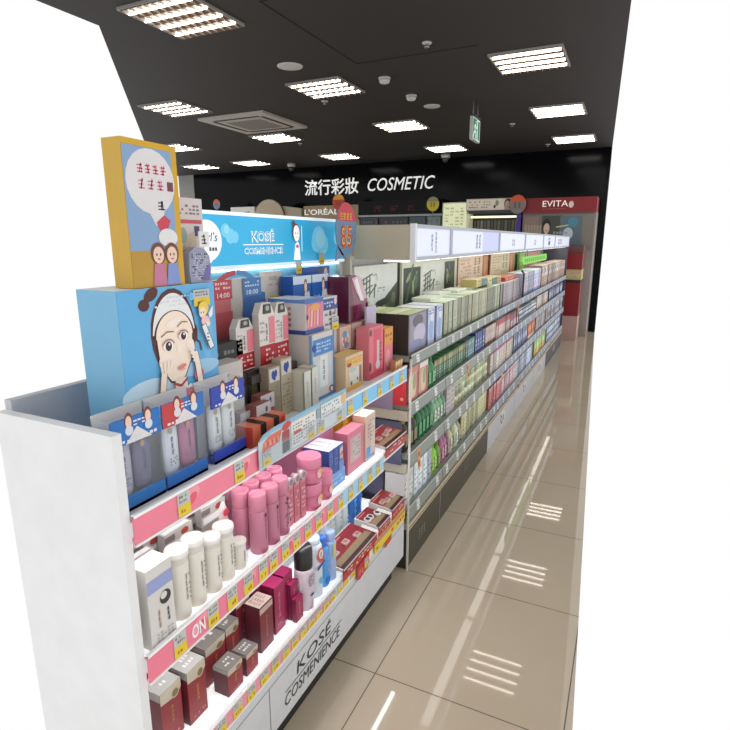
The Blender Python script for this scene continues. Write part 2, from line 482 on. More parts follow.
k.ell(-0.857, 1.951, 0.035, 0.048, mat((236, 210, 206)))
h.build('header', t)
b = MB()
b.box(-1.531, -0.522, 8.77, 8.804, 1.316, 1.812, mat((128, 120, 112)))
k = Ink(b, BK(8.77), 0.002)
k.rect(-1.514, -1.305, 1.333, 1.786, mat((150, 128, 116)))
for i in range(6):
    k.rect((-1.72 + i * 0.05) * 0.87, (-1.69 + i * 0.05) * 0.87, 1.351, 1.664, mat((176, 160, 140)))
k.rect(-1.253, -0.957, 1.333, 1.795, mat((72, 76, 70)))
k.ell(-1.183, 1.647, 0.065, 0.104, mat((36, 30, 30)))
k.ell(-1.179, 1.612, 0.044, 0.074, mat((226, 192, 176)))
k.poly([(-1.27, 1.368), (-1.079, 1.368), (-1.14, 1.49), (-1.166, 1.56), (-1.192, 1.56), (-1.218, 1.49)], mat((226, 196, 182)))
k.ell(-1.179, 1.577, 0.012, 0.006, mat((180, 60, 70)))
k.rect(-0.992, -0.679, 1.351, 1.786, mat((96, 112, 122)))
k.ell(-0.87, 1.534, 0.07, 0.087, mat((190, 206, 216)))
k.ell(-0.809, 1.699, 0.07, 0.07, mat((70, 140, 160)))
k.marks(-1.079, -0.87, 1.351, 1.577, 4, 5, mat((160, 170, 172)), 0.7)
k.bar((-1.044, 1.629), (-0.87, 1.655), 0.017, mat((214, 210, 150)))
b.build('poster', t)

def balloon(x, y, z, r, top, low, label):
    t = thing('price_flag', label, 'price flag', (x, y, z), 'round price flags')
    b = MB()
    b.tube((0, 0.012, -r * 2.2), (0, 0.012, 0), 0.006, GREY, 6)
    b.build('stem', t)
    b = MB()
    b.slab(BK(0), [(r * math.cos(2 * PI * a / 24), r * 1.1 * math.sin(2 * PI * a / 24)) for a in range(24)], -0.006, 0, mat(low), mat(low))
    k = Ink(b, BK(0), 0.001)
    k.ell(0, 0, r, r * 1.1, mat(top), a0=0.35, a1=PI - 0.35)
    k.glyphs(-r * 0.5, r * 0.5, -r * 0.5, r * 0.35, 1, 2, mat((150, 90, 40)))
    b.build('flag', t)
balloon(-7.499, 8.813, 2.134, 0.087, (214, 92, 52), (120, 130, 150), 'small orange-topped round flag behind the blue lit header')
balloon(-4.715, 8.744, 2.09, 0.122, (226, 160, 40), (196, 60, 40), "round orange and red flag beside the L'OREAL lettering")
balloon(-2.975, 8.744, 2.012, 0.104, (150, 150, 110), (206, 196, 50), 'round yellow-green flag at the right end of the black cabinet')
balloon(-1.618, 8.717, 1.968, 0.126, (226, 92, 48), (138, 128, 128), 'round grey flag with orange top left of the EVITA header')
t = thing('promotion_stand', 'dark red stand at the far end of the aisle', 'display stand', (-.735, 8.35, 0))
b = MB(); b.box(-.15, .13, 0, .37, 0, .362, mat((186, 150, 140))); b.build('base', t)
b = MB(); b.box(-.13, .13, .02, .37, .362, .845, mat((132, 14, 24), 0.4)); b.build('lower_panel', t)
b = MB(); b.box(-.15, .13, 0, .37, .845, .882, mat((30, 24, 26))); b.build('shelf', t)
b = MB(); b.box(-.13, .13, .05, .37, .882, 1.03, mat((206, 190, 130))); k = Ink(b, BK(.05), .002); k.marks(-.12, .12, .90, 1.01, 2, 5, mat((210, 150, 170)), .9); b.build('product_row', t)
b = MB(); b.box(-.13, .13, .02, .37, 1.03, 1.253, mat((140, 18, 26), 0.4)); b.build('upper_panel', t)
b = MB(); b.box(-.11, .13, .08, .37, 1.253, 1.365, mat((110, 70, 66))); b.build('crown', t)

# ------------------------------------------------------------------ the near display unit
def wbuild(b, name, parent):
    lx, ly, lz = parent.location if parent.parent is None else (parent.parent.location + parent.location)
    b.v = [(x - lx, y - ly, z - lz) for x, y, z in b.v]
    return b.build(name, parent)

G = thing('display_unit', 'white three-tier cosmetics unit with blue lit header and pink price rails', 'shelf unit', (-.76, 1.3, 0))
Y0, Y1, XB = .62, 1.965, -1.07
b = MB(); b.box(-1.06, -.80, Y0, 1.93, 0, .10, mat((20, 20, 20), 0.4)); wbuild(b, 'toe_kick', G)
PANEL = mat((206, 208, 212), 0.4)
b = MB(); b.box(-.785, -.76, Y0, Y1, .10, .283, PANEL); b.box(-1.07, -.785, 1.945, Y1, .10, .283, PANEL)
k = Ink(b, FR(-.76))
k.rect(Y0, Y1, .2545, .257, mat((120, 122, 128))); k.rect(.988, .9905, .10, .2545, mat((110, 112, 116)))
bp = wbuild(b, 'base_panel', G)
b = MB(); k = Ink(b, FR(-.7595), .0008); DK = mat((44, 46, 50))
k.text('KOSÉ', 1.122, 1.328, .192, .243, DK, 0.0, .12); k.rect(1.062, 1.40, .181, .1835, DK); k.text('COSMENIENCE', 1.058, 1.385, .135, .172, DK, 0.0, .15)
o = b.build('lettering', bp); o.location = -G.location
o['label'] = 'dark brand lettering with a thin rule'

def tier(ztop, zl, zh, rails, tags, deck_led, y1=Y1):
    b = MB(); b.box(XB, -.764, Y0, y1, ztop - .03, ztop, mat((226, 228, 230), 0.35)); sh = wbuild(b, 'shelf', G)
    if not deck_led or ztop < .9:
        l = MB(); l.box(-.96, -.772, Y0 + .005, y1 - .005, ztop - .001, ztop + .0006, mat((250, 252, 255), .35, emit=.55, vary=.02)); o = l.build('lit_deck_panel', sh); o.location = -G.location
    for a, c, m in rails:
        r = MB(); r.box(-.764, -.759, a, c, zl, zh, m); r.box(-.765, -.757, a, c, zh - .003, zh + .003, mat((244, 244, 244))); r.box(-.765, -.757, a, c, zl - .003, zl + .002, mat((240, 236, 232)))
        k = Ink(r, FR(-.759))
        if m is PINKRAIL:
            n = int((c - a) / .16)
            for i in range(n): k.ell(a + .14 + i * .17, (zl + zh) / 2 + .004, .03, .016, mat((246, 156, 172)), .5); k.ell(a + .145 + i * .17, (zl + zh) / 2, .016, .010, mat((232, 92, 104)), .6)
        o = r.build('price_rail', sh); o.location = -G.location
    for ty in tags:
        t = MB(); pl = FR(-.7583); w = .034; z0 = zl + .004; z1 = zh - .004
        t.slab(pl, [(ty - w / 2, z0), (ty + w / 2, z0), (ty + w / 2, z1), (ty - w / 2, z1)], 0, .0012, TAGW); q = Ink(t, pl, .0016)
        q.rect(ty - w / 2, ty + w / 2, z0, z0 + (z1 - z0) * .48, YEL); q.marks(ty - w * .4, ty + w * .4, z0 + (z1 - z0) * .56, z1 - .002, 2, 5, GREY); q.marks(ty - w * .3, ty + w * .35, z0 + .004, z0 + (z1 - z0) * .4, 1, 3, mat((166, 126, 24)))
        o = t.build('price_tag', sh); o.location = -G.location
    if deck_led:
        l = MB(); l.box(-.80, -.786, Y0 + .01, y1 - .01, ztop - .037, ztop - .030, LED); o = l.build('led_strip', sh); o.location = -G.location
    return sh
s1 = tier(.93, .885, .942, [(Y0, .99, PINKRAIL), (.99, 1.43, mat((214, 218, 222))), (1.43, Y1, BLUERAIL)], [.741, .915, 1.47, 1.58, 1.70, 1.81, 1.91], True)
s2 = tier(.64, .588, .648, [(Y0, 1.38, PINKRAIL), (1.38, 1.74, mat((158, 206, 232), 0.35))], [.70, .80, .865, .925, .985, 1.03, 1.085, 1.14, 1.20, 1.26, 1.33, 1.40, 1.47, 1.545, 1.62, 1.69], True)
PALE = mat((232, 196, 204), 0.35)
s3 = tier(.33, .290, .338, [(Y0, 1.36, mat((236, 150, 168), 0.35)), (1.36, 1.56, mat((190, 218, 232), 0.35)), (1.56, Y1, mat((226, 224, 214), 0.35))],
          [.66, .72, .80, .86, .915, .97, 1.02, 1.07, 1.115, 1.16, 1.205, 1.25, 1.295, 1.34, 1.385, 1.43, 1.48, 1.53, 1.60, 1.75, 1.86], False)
b = MB(); k = Ink(b, FR(-.7588), .0008); k.text('ON', .735, .775, .600, .632, mat((244, 244, 244)), 0.02); o = b.build('lettering', s2); o.location = -G.location; o['label'] = 'white printed letters ON'
for ra, rb in ((1.00, 1.385), (1.545, Y1 - .01)):
    b = MB(); b.box(-1.07, -.93, ra, rb, .93, 1.045, mat((206, 208, 212), 0.4)); wbuild(b, 'riser', G)
BACKC = mat((190, 206, 216), 0.5)
b = MB(); b.box(-1.09, XB, .62, 1.98, .10, 1.12, mat((196, 196, 202), 0.5)); b.box(-1.09, XB, .98, 1.98, 1.12, 1.345, mat((128, 200, 228), 0.4)); wbuild(b, 'back_panel', G)
b = MB(); b.box(-1.09, -.768, .60, .62, 0, 1.10, mat((232, 232, 232), 0.5)); wbuild(b, 'side_panel', G)
b = MB(); b.box(-1.085, -1.055, 1.962, 1.985, .33, 1.40, mat((176, 174, 170), 0.5)); wbuild(b, 'upright', G)

b = MB(); b.box(-1.072, -1.062, 1.09, 1.96, 1.339, 1.345, mat((255, 253, 250), emit=4.0)); wbuild(b, 'led_strip', G)
H = MB(); HY0, HY1 = 1.08, 1.985
H.box(-1.15, -1.052, HY0, HY1, 1.345, 1.507, mat((228, 232, 236), 0.4))
hd = wbuild(H, 'header', G)
b = MB(); b.box(-1.056, -1.046, HY0, HY1, 1.498, 1.508, mat((236, 246, 252), emit=.35)); b.box(-1.056, -1.046, HY0, HY1, 1.345, 1.356, mat((226, 242, 250), emit=.3)); o = b.build('frame', hd); o.location = -G.location
b = MB(); b.box(-1.055, -1.050, HY0, HY1 - .004, 1.356, 1.498, mat((44, 178, 226), 0.3, emit=.20, vary=.18, scale=3.0)); k = Ink(b, FR(-1.050))
c1 = mat((120, 210, 240), emit=.22); c2 = mat((150, 222, 246), emit=.22)
for cy, cz, r in ((1.265, 1.455, .020), (1.285, 1.44, .022), (1.305, 1.437, .017), (1.79, 1.43, .05), (1.82, 1.415, .038), (1.765, 1.418, .03), (1.93, 1.44, .03)): k.ell(cy, cz, r, r, c1)
for cy, cz, r in ((1.268, 1.458, .012), (1.80, 1.435, .034), (1.93, 1.435, .02)): k.ell(cy, cz, r, r, c2)
wl = mat((246, 248, 250), emit=.3)
k.ell(1.185, 1.427, .060, .056, wl); k.poly([(1.135, 1.40), (1.235, 1.405), (1.195, 1.366)], wl)
ink = mat((60, 76, 92), emit=.2)
k.text("Girl's", 1.145, 1.228, 1.425, 1.45, ink, 0.0, .2); k.marks(1.19, 1.225, 1.395, 1.415, 1, 3, ink)
for bold, m in ((.05, wl), (0.0, mat((110, 176, 204), emit=.15))):
    k.text('KOSÉ', 1.378, 1.503, 1.421, 1.464, m, bold); k.text('COSMENIENCE', 1.342, 1.548, 1.384, 1.408, m, bold)
k.rect(1.338, 1.552, 1.4135, 1.4165, wl)
br = mat((112, 60, 56), emit=.25); skin = mat((250, 236, 228), emit=.5)
k.ell(1.618, 1.484, .010, .011, br); k.ell(1.632, 1.455, .024, .030, br); k.ell(1.634, 1.452, .019, .027, skin); k.ell(1.628, 1.452, .0025, .004, br); k.ell(1.642, 1.452, .0025, .004, br); k.ell(1.636, 1.439, .004, .002, mat((220, 90, 100), emit=.4))
k.poly([(1.612, 1.362), (1.656, 1.362), (1.648, 1.415), (1.638, 1.424), (1.624, 1.415)], skin); k.ell(1.636, 1.408, .010, .006, mat((220, 100, 110), emit=.3)); k.rect(1.664, 1.668, 1.39, 1.478, wl)
o = b.build('light_panel', hd); o.location = -G.location
price = MB(); 
for ty, tz in ((1.636, 1.336), (1.795, 1.362)):
    t = MB(); pl = FR(-1.043); t.slab(pl, [(ty - .018, tz - .022), (ty + .018, tz - .022), (ty + .018, tz + .022), (ty - .018, tz + .022)], 0, .0015, TAGW); q = Ink(t, pl, .002); q.rect(ty - .018, ty + .018, tz - .022, tz + .004, YEL); q.marks(ty - .012, ty + .012, tz - .016, tz, 1, 3, mat((166, 126, 24)))
    o = t.build('price_tag', hd); o.location = -G.location

# ------------------------------------------------------------------ products of the near unit
def carton(name, label, cat, x, y0, y1, z0, z1, d, cf, cs=None, ct=None, deco=None, group=None, rz=0.0, lean=0.0):
    cs = cs or cf; ct = ct or cs
    b = MB(); w = y1 - y0; h = z1 - z0
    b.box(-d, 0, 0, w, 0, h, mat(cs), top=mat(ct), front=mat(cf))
    if deco: deco(Ink(b, FR(0)), Ink(b, SD(0)), Ink(b, TP(h)), w, h, d)
    o = b.build(name, None, (x, y0, z0), rz); o.rotation_euler = (0, lean, rz)
    return tag(o, label, cat, group)

def blister(label, x, y0, y1, z0, z1, d, cap_l, cap_r, base, tubes, lines=True, name='boxed_tubes'):
    """clear plastic box with a printed header band, a coloured base and tubes standing inside"""
    t = thing(name, label, 'boxed cosmetics', (x, y0, z0)); w = y1 - y0; h = z1 - z0
    b = MB(); b.box(-d, -d + .003, 0, w, 0, h, mat((220, 216, 212))); b.box(-d, 0, 0, w, 0, .006, mat(base)); b.box(-.004, 0, 0, w, 0, h * .16, mat(base)); b.build('tray', t)
    b = MB(); b.box(-.004, 0, 0, w, h * .70, h * .96, mat(cap_r)); k = Ink(b, FR(0)); k.rect(0, w * .5, h * .70, h * .96, mat(cap_l))
    k.poly([(w * .25, h * .70), (w * .8, h * .70), (w * .5, h * .85)], mat((226, 222, 220)))
    for u in (.34, .74):
        k.ell(w * u, h * .93, w * .085, h * .085, mat((116, 62, 48))); k.ell(w * u, h * .915, w * .06, h * .065, mat((238, 206, 188))); k.ell(w * u, h * .83, w * .08, h * .05, mat((220, 220, 224)))
    k.marks(w * .08, w * .92, h * .71, h * .77, 1, 9, mat((226, 226, 236)))
    k.marks(w * .42, w * .68, h * .86, h * .93, 2, 3, mat((226, 226, 236)))
    b.build('header_card', t)
    for i, (u, rgb, rgb2) in enumerate(tubes):
        b = MB(); c = (-d * .5, w * u); r = w * .19
        b.lathe([(r * .8, h * .08), (r * .85, h * .14), (r, h * .16), (r * 1.02, h * .5), (r * .9, h * .68), (r * .3, h * .705)], mat(rgb, .35), 16, c, sx=.45, segm=[mat(rgb2), mat(rgb2), mat(rgb, .35), mat(rgb, .35), mat(rgb, .35)])
        k = Ink(b, FR(c[0] + r * .47), .001); k.glyphs(w * u - r * .28, w * u + r * .22, h * .34, h * .56, 3, 1, mat((90, 96, 110))); k.marks(w * u - r * .5, w * u + r * .5, h * .22, h * .32, 3, 4, mat((140, 144, 152)))
        k.ell(w * u - r * .2, h * .62, r * .25, h * .035, mat((196, 160, 110)))
        b.build('tube', t)
    b = MB(); b.box(-.001, .001, 0, w, h * .16, h * .70, CLEAR); b.box(-d, 0, -.001, 0, 0, h * .98, CLEAR); b.box(-d, 0, w, w + .001, 0, h * .98, CLEAR); b.build('clear_window', t)
    return t
blister('clear pack with blue header at the left edge below the girl carton', -.80, .625, .738, .931, 1.118, .05, (34, 112, 190), (34, 112, 190), (50, 120, 190), [(.3, (196, 190, 200), (200, 200, 206)), (.72, (120, 110, 140), (90, 84, 110))])
blister('clear pack with red and blue header, holding one white and one pink tube', -.799, .743, .860, .931, 1.119, .05, (196, 60, 62), (40, 110, 190), (44, 110, 190), [(.3, (236, 236, 240), (230, 230, 234)), (.72, (196, 116, 148), (150, 90, 116))])
blister('clear pack with dark blue header and base, holding two white tubes', -.803, .888, 1.003, .931, 1.117, .05, (44, 66, 168), (44, 66, 168), (40, 70, 180), [(.28, (240, 238, 234), (236, 234, 230)), (.70, (240, 238, 234), (236, 234, 230))])

# carton with the illustrated girl
t = thing('face_wash_carton', 'blue carton printed with a girl in a white headband washing her face', 'carton', (-.86, .715, .931))
W, Hh = .268, .403
b = MB(); b.box(-.11, 0, 0, W, 0, Hh, mat((96, 170, 218)), top=mat((232, 234, 236)), side=mat((120, 180, 214))); k = Ink(b, FR(0))
k.rect(0, W, .18, Hh, mat((98, 176, 224))); k.ell(.06, .19, .07, .03, mat((196, 222, 236))); k.ell(.21, .215, .06, .018, mat((160, 206, 234))); k.ell(.235, .30, .02, .07, mat((116, 186, 230)))
b.build('body', t)
b = MB(); k = Ink(b, FR(0.0004), .0006)
fx, fz = .137, .285
HAIR = mat((84, 42, 38)); SK = mat((251, 230, 210)); HB = mat((236, 236, 236)); LN = mat((70, 40, 40))
k.ell(fx, fz + .02, .064, .094, HAIR); k.ell(fx - .075, fz + .085, .014, .012, HAIR); k.ell(fx - .055, fz + .105, .02, .012, HAIR, .5)
k.path([(fx + .052, fz + .045), (fx + .066, fz + .02), (fx + .064, fz - .005)], .006, HAIR); k.path([(fx + .055, fz - .0), (fx + .073, fz - .012), (fx + .077, fz - .032)], .005, HAIR)
k.ell(fx, fz + .012, .060, .092, HB, a0=.1, a1=PI - .1); k.ell(fx, fz + .008, .058, .060, LN, a0=.12, a1=PI - .12)
k.poly([(fx - .052, fz + .0), (fx + .052, fz + .0), (fx + .048, fz - .04), (fx + .022, fz - .082), (fx + .004, fz - .092), (fx - .02, fz - .086), (fx - .046, fz - .05)], LN)
k.poly([(fx - .051, fz + .022), (fx + .051, fz + .022), (fx + .046, fz - .038), (fx + .021, fz - .079), (fx + .004, fz - .088), (fx - .019, fz - .082), (fx - .045, fz - .048)], SK)
k.ell(fx, fz + .012, .052, .054, SK, a0=0, a1=PI)
k.marks(fx - .05, fx + .05, fz + .075, fz + .10, 3, 12, mat((220, 222, 226)), .6)
FO = mat((249, 234, 220))
k.ell(fx - .03, fz - .038, .020, .018, FO); k.ell(fx + .043, fz - .018, .012, .02, FO); k.ell(fx + .010, fz - .016, .009, .011, FO); k.ell(fx + .0, fz + .042, .024, .009, FO, .2)
for ex, ez, s in ((fx - .021, fz - .006, 1.05), (fx + .022, fz + .010, .9)):
    k.ell(ex - .001, ez + .003, .0165 * s, .0125 * s, mat((236, 190, 176))); k.ell(ex, ez, .0135 * s, .0095 * s, mat((250, 250, 248))); k.ell(ex, ez, .0085 * s, .0095 * s, mat((62, 36, 32))); k.ell(ex + .002, ez + .004, .0025, .003, mat((240, 240, 240)))
    k.path([(ex - .016 * s, ez + .004), (ex - .006 * s, ez + .013 * s), (ex + .008 * s, ez + .013 * s), (ex + .016 * s, ez + .005)], .0014, LN)
    k.path([(ex - .018 * s, ez + .022), (ex - .002, ez + .031), (ex + .016 * s, ez + .029)], .0020, mat((120, 70, 56)))
k.ell(fx + .012, fz - .056, .013, .0042, mat((226, 134, 118)), .2); k.ell(fx + .012, fz - .062, .009, .002, mat((240, 170, 150)))
# collar, bow and hands
k.poly([(fx - .012, fz - .084), (fx + .020, fz - .080), (fx + .024, fz - .105), (fx - .014, fz - .108)], SK); k.path([(fx - .016, fz - .088), (fx + .004, fz - .097), (fx + .024, fz - .084)], .006, mat((176, 70, 74)))
k.poly([(fx - .075, fz - .155), (fx - .06, fz - .112), (fx - .02, fz - .10), (fx + .004, fz - .118), (fx + .03, fz - .098), (fx + .07, fz - .112), (fx + .083, fz - .16)], mat((240, 240, 240)))
k.ell(fx - .012, fz - .128, .018, .010, mat((226, 112, 136)), .3); k.ell(fx + .022, fz - .117, .018, .010, mat((226, 112, 136)), .3); k.ell(fx + .006, fz - .122, .006, .006, mat((196, 80, 110)))
k.ell(fx + .060, fz - .083, .015, .014, mat((214, 110, 134)), .4)
for pts in ([(fx - .055, fz - .16), (fx - .050, fz - .10), (fx - .042, fz - .06)], [(fx + .062, fz - .10), (fx + .057, fz - .06), (fx + .05, fz - .03)]):
    k.path(pts, .0185, LN); k.path(pts, .0155, SK)
for i in range(4):
    k.bar((fx - .046 + i * .006, fz - .062), (fx - .050 + i * .011, fz - .036), .006, SK); k.bar((fx + .052, fz - .034 - i * .006), (fx + .034 + i * .003, fz - .020 - i * .009), .0055, SK)
# small winged helper with a tube
k.ell(.231, .357, .004, .007, mat((236, 196, 70))); k.ell(.222, .347, .017, .017, LN); k.ell(.222, .348, .016, .016, mat((240, 206, 84))); k.ell(.218, .339, .011, .012, mat((248, 222, 198))); k.ell(.213, .339, .0015, .002, LN); k.ell(.221, .339, .0015, .002, LN)
k.poly([(.236, .335), (.252, .352), (.249, .330), (.240, .324)], mat((240, 240, 244))); k.ell(.225, .320, .013, .011, mat((240, 196, 196))); k.ell(.232, .312, .008, .006, mat((248, 222, 198)))
k.bar((.218, .312), (.242, .254), .0165, LN); k.bar((.2185, .311), (.2415, .256), .013, mat((232, 236, 240))); k.marks(.226, .234, .27, .295, 3, 1, GREY)
k.ell(.186, .378, .006, .008, mat((150, 200, 236))); k.ell(.186, .378, .004, .0055, mat((98, 176, 224)))
b.build('illustration', t)
price_tag(t, .222, .372, .0035, .050, .036)

# yellow standee and the white card on top of the carton
t = thing('promotion_box', 'tall yellow promotional box with two cartoon girls, standing on the blue carton', 'display box', (-.868, .765, 1.335))
W, Hh = .138, .280
b = MB(); b.box(-.05, 0, 0, W, 0, Hh, mat((214, 166, 32)), top=mat((240, 176, 60)), side=mat((200, 160, 60))); b.build('body', t)
b = MB(); k = Ink(b, FR(0.0003))
k.rect(.0, W - .016, .072, Hh - .012, mat((136, 166, 204))); k.rect(0, W - .016, .0, .072, mat((186, 146, 52)))
k.ell(.065, .205, .062, .062, mat((224, 220, 220))); k.poly([(.04, .17), (.10, .17), (.09, .135), (.07, .12)], mat((224, 220, 220)))
k.glyphs(.03, .108, .218, .240, 1, 4, mat((214, 60, 96))); k.glyphs(.03, .10, .188, .212, 1, 3, mat((220, 110, 140))); k.rect(.106, .122, .19, .208, mat((120, 60, 66))); k.glyphs(.075, .1, .15, .172, 1, 1, INK)
k.poly([(.07, .127), (.092, .142), (.108, .132), (.098, .112), (.082, .108)], mat((206, 66, 84))); k.ell(.098, .098, .026, .018, mat((228, 226, 226)))
for hx, dr in ((.068, (196, 120, 150)), (.104, (130, 150, 206))):
    k.ell(hx, .066, .019, .022, mat((116, 66, 50))); k.ell(hx, .063, .014, .017, mat((240, 206, 186))); k.ell(hx - .005, .064, .0018, .0028, INK); k.ell(hx + .005, .064, .0018, .0028, INK); k.ell(hx, .055, .004, .0015, mat((200, 80, 90)))
    k.poly([(hx - .019, .002), (hx + .019, .002), (hx + .013, .046), (hx - .013, .046)], mat(dr))
b.build('print_panel', t)
def d_card(f, s, tp, w, h, d):
    f.marks(w * .1, w * .9, h * .80, h * .93, 3, 6, mat((120, 110, 116))); f.rect(w * .1, w * .95, h * .70, h * .745, mat((206, 80, 96))); f.poly([(w * .15, h * .2), (w * .75, h * .2), (w * .7, h * .62), (w * .3, h * .55)], mat((206, 190, 168)))
    f.ell(w * .25, h * .56, w * .12, h * .09, mat((150, 170, 160))); f.rect(w * .66, w * .84, h * .55, h * .67, mat((64, 60, 120))); f.rect(w * .1, w * .9, h * .1, h * .2, mat((190, 160, 170)))
carton('promotion_card', 'white printed card right of the tall yellow box, before the blue header', 'card', -.905, .925, 1.012, 1.335, 1.520, .012, (216, 204, 202), deco=d_card)
t = thing('patterned_pouch', 'grey-violet speckled pouch in front of the white card', 'pouch', (-.870, .921, 1.335))
b = MB(); b.slab(FR(0), [(.004, 0), (.068, 0), (.07, .03), (.066, .058), (.05, .074), (.022, .078), (.004, .066), (0, .03)], -.02, 0, mat((150, 152, 176)))
k = Ink(b, FR(0)); k.marks(.008, .06, .006, .066, 12, 10, mat((206, 206, 216)), .6); k.e = .001; k.marks(.008, .06, .006, .066, 9, 8, mat((70, 72, 104)), .35); k.poly([(.038, .004), (.064, .004), (.066, .04), (.05, .03)], mat((110, 104, 160))); b.build('pouch_body', t)
b = MB(); b.box(-.002, .001, .036, .068, .078, .112, mat((232, 230, 228))); Ink(b, FR(.001)).glyphs(.040, .064, .082, .108, 1, 1, mat((96, 100, 100))); b.build('hang_tab', t)

# arched red and blue card with times
t = thing('time_display_card', 'arched card half red half blue lettered 14:00 and 18:00', 'display card', (-1.022, 1.10, 1.05))
b = MB(); b.slab(FR(0), [(0, 0), (.31, 0), (.31, .27), (0, .27)], -.012, 0, mat((198, 192, 188))); b.build('board', t)
b = MB(); k = Ink(b, FR(0)); k.path([(.165 + .10 * math.cos(PI * a / 20), .225 + .062 * math.sin(PI * a / 20)) for a in range(10, 20)], .016, mat((190, 70, 82))); k.path([(.165 + .10 * math.cos(PI * a / 20), .225 + .062 * math.sin(PI * a / 20)) for a in range(0, 11)], .016, mat((84, 140, 196)))
k.poly([(.04, .0), (.135, .0), (.135, .25), (.075, .27)], mat((204, 112, 116))); k.rect(.05, .14, .04, .18, mat((190, 88, 92))); k.poly([(.18, .12), (.30, .02), (.30, .22), (.2, .24)], mat((60, 104, 168)))
k.rect(.062, .142, .215, .270, mat((196, 70, 84))); k.text('14:00', .078, .130, .220, .234, mat((240, 230, 228)), .01); k.marks(.07, .136, .242, .266, 2, 6, mat((236, 206, 206)))
k.rect(.192, .280, .215, .268, mat((70, 128, 190))); k.text('18:00', .208, .264, .220, .234, mat((230, 236, 240)), .01); k.marks(.20, .272, .241, .263, 2, 6, mat((206, 220, 236)))
b.build('print_panel', t)

def d_blk(f, s, tp, w, h, d):
    f.marks(w * .05, w * .95, h * .1, h * .9, 4, 7, mat((120, 120, 120)), .7)
carton('sample_box', 'black printed box leaning by the red and blue time card', 'carton', -.935, 1.055, 1.172, 1.046, 1.165, .05, (38, 36, 40), deco=d_blk)
carton('sample_box', 'off-white box in front of the black printed box', 'carton', -.872, .985, 1.088, .931, 1.130, .05, (196, 188, 180), deco=lambda f, s, tp, w, h, d: f.marks(w * .1, w * .9, h * .5, h * .9, 5, 4, mat((150, 130, 130)), .5))

def hang_pack(label, x, y, z, w, h, seed):
    t = thing('refill_pouch', label, 'pouch', (x, y, z))
    b = MB(); b.slab(FR(0), [(0, 0), (w, 0), (w, h * .82), (w * .75, h), (w * .2, h), (0, h * .84)], -.022, 0, mat((222, 216, 208)), mat((190, 180, 172)))
    k = Ink(b, FR(0)); k.rect(0, w, 0, h * .05, mat((228, 216, 206))); k.rect(0, w, h * .06, h * .36, mat((172, 34, 44))); k.marks(w * .15, w * .9, h * .1, h * .33, 3, 4, mat((236, 190, 190)), .7)
    k.rect(w * .62, w, h * .38, h * .78, mat((232, 128, 142))); k.glyphs(w * .38, w * .55, h * .42, h * .7, 3, 1, GREY); k.marks(w * .06, w * .34, h * .42, h * .74, 5, 3, mat((170, 166, 162)))
    b.build('pouch_body', t)
    b = MB(); b.slab(FR(.001), [(w * .25, h * .84), (w * .75, h * .84), (w * .72, h * .98), (w * .3, h * .98)], 0, .002, mat((70, 68, 66))); Ink(b, FR(.003)).ell(w * .5, h * .92, w * .12, h * .04, mat((170, 170, 160))); b.build('spout_label', t)
    return t
hang_pack('white and red refill pouch, leftmost of the three before the time card', -.935, 1.146, 1.069, .075, .150, 1)
hang_pack('white and red refill pouch, middle of the three before the time card', -.915, 1.222, 1.068, .075, .188, 2)
hang_pack('white and red refill pouch, rightmost of the three before the time card', -.915, 1.298, 1.068, .068, .182, 3)
b = MB(); b.box(-.05, 0, 0, .225, 0, .022, mat((70, 62, 58))); tag(b.build('display_tray', None, (-.89, 1.147, 1.046)), 'dark tray under the white and red refill pouches', 'tray')

def d_kose(f, s, tp, w, h, d):
    f.text('KOSÉ', w * .35, w * .72, h * .90, h * .955, mat((150, 140, 136)), 0); f.marks(w * .3, w * .8, h * .83, h * .87, 1, 5, mat((170, 164, 158)))
    f.poly([(0, 0), (w * .18, h * .5), (w * .45, 0)], mat((96, 150, 196))); f.rect(w * .32, w * .72, h * .80 - .045, h * .80 - .022, YEL); f.rect(w * .32, w * .72, h * .80 - .022, h * .80 - .008, TAGW)
carton('brand_card', 'cream card with pale brand lettering under the blue lit header', 'card', -1.048, 1.430, 1.535, 1.046, 1.330, .014, (212, 202, 190), deco=d_kose)

def d_bluebox(f, s, tp, w, h, d):
    f.rect(0, w, h * .9, h, mat((206, 222, 236))); f.ell(w * .66, h * .86, w * .1, h * .1, mat((120, 70, 56))); f.ell(w * .66, h * .85, w * .07, h * .075, mat((240, 214, 198))); f.poly([(w * .5, h * .6), (w * .95, h * .6), (w * .85, h * .8), (w * .6, h * .78)], mat((226, 224, 224))); f.marks(w * .1, w * .45, h * .55, h * .75, 3, 3, mat((140, 180, 230)))
    f.rect(0, w, 0, h * .4, mat((150, 130, 130))); f.marks(w * .05, w * .95, h * .05, h * .38, 3, 5, mat((90, 64, 60)), .7)
for y0, lb in ((1.508, 'deep blue carton with a small portrait, left of the back pair'), (1.628, 'deep blue carton with a small portrait, right of the back pair')):
    carton('mask_carton', lb, 'carton', -.985, y0, y0 + .115, 1.046, 1.312, .05, (20, 92, 178), (20, 80, 160), deco=d_bluebox)
carton('mask_carton', 'wide blue carton with a face, topmost under the blue header', 'carton', -1.038, 1.655, 1.845, 1.046, 1.334, .022, (20, 84, 176), deco=lambda f, s, tp, w, h, d: (f.rect(0, w, 0, h * .7, mat((196, 176, 176))), f.rect(w * .5, w * .8, h * .78, h * .98, mat((60, 80, 130))), f.ell(w * .84, h * .9, w * .07, h * .08, mat((236, 204, 186))), f.marks(w * .1, w * .6, h * .4, h * .66, 3, 5, mat((150, 120, 130)), .6)))

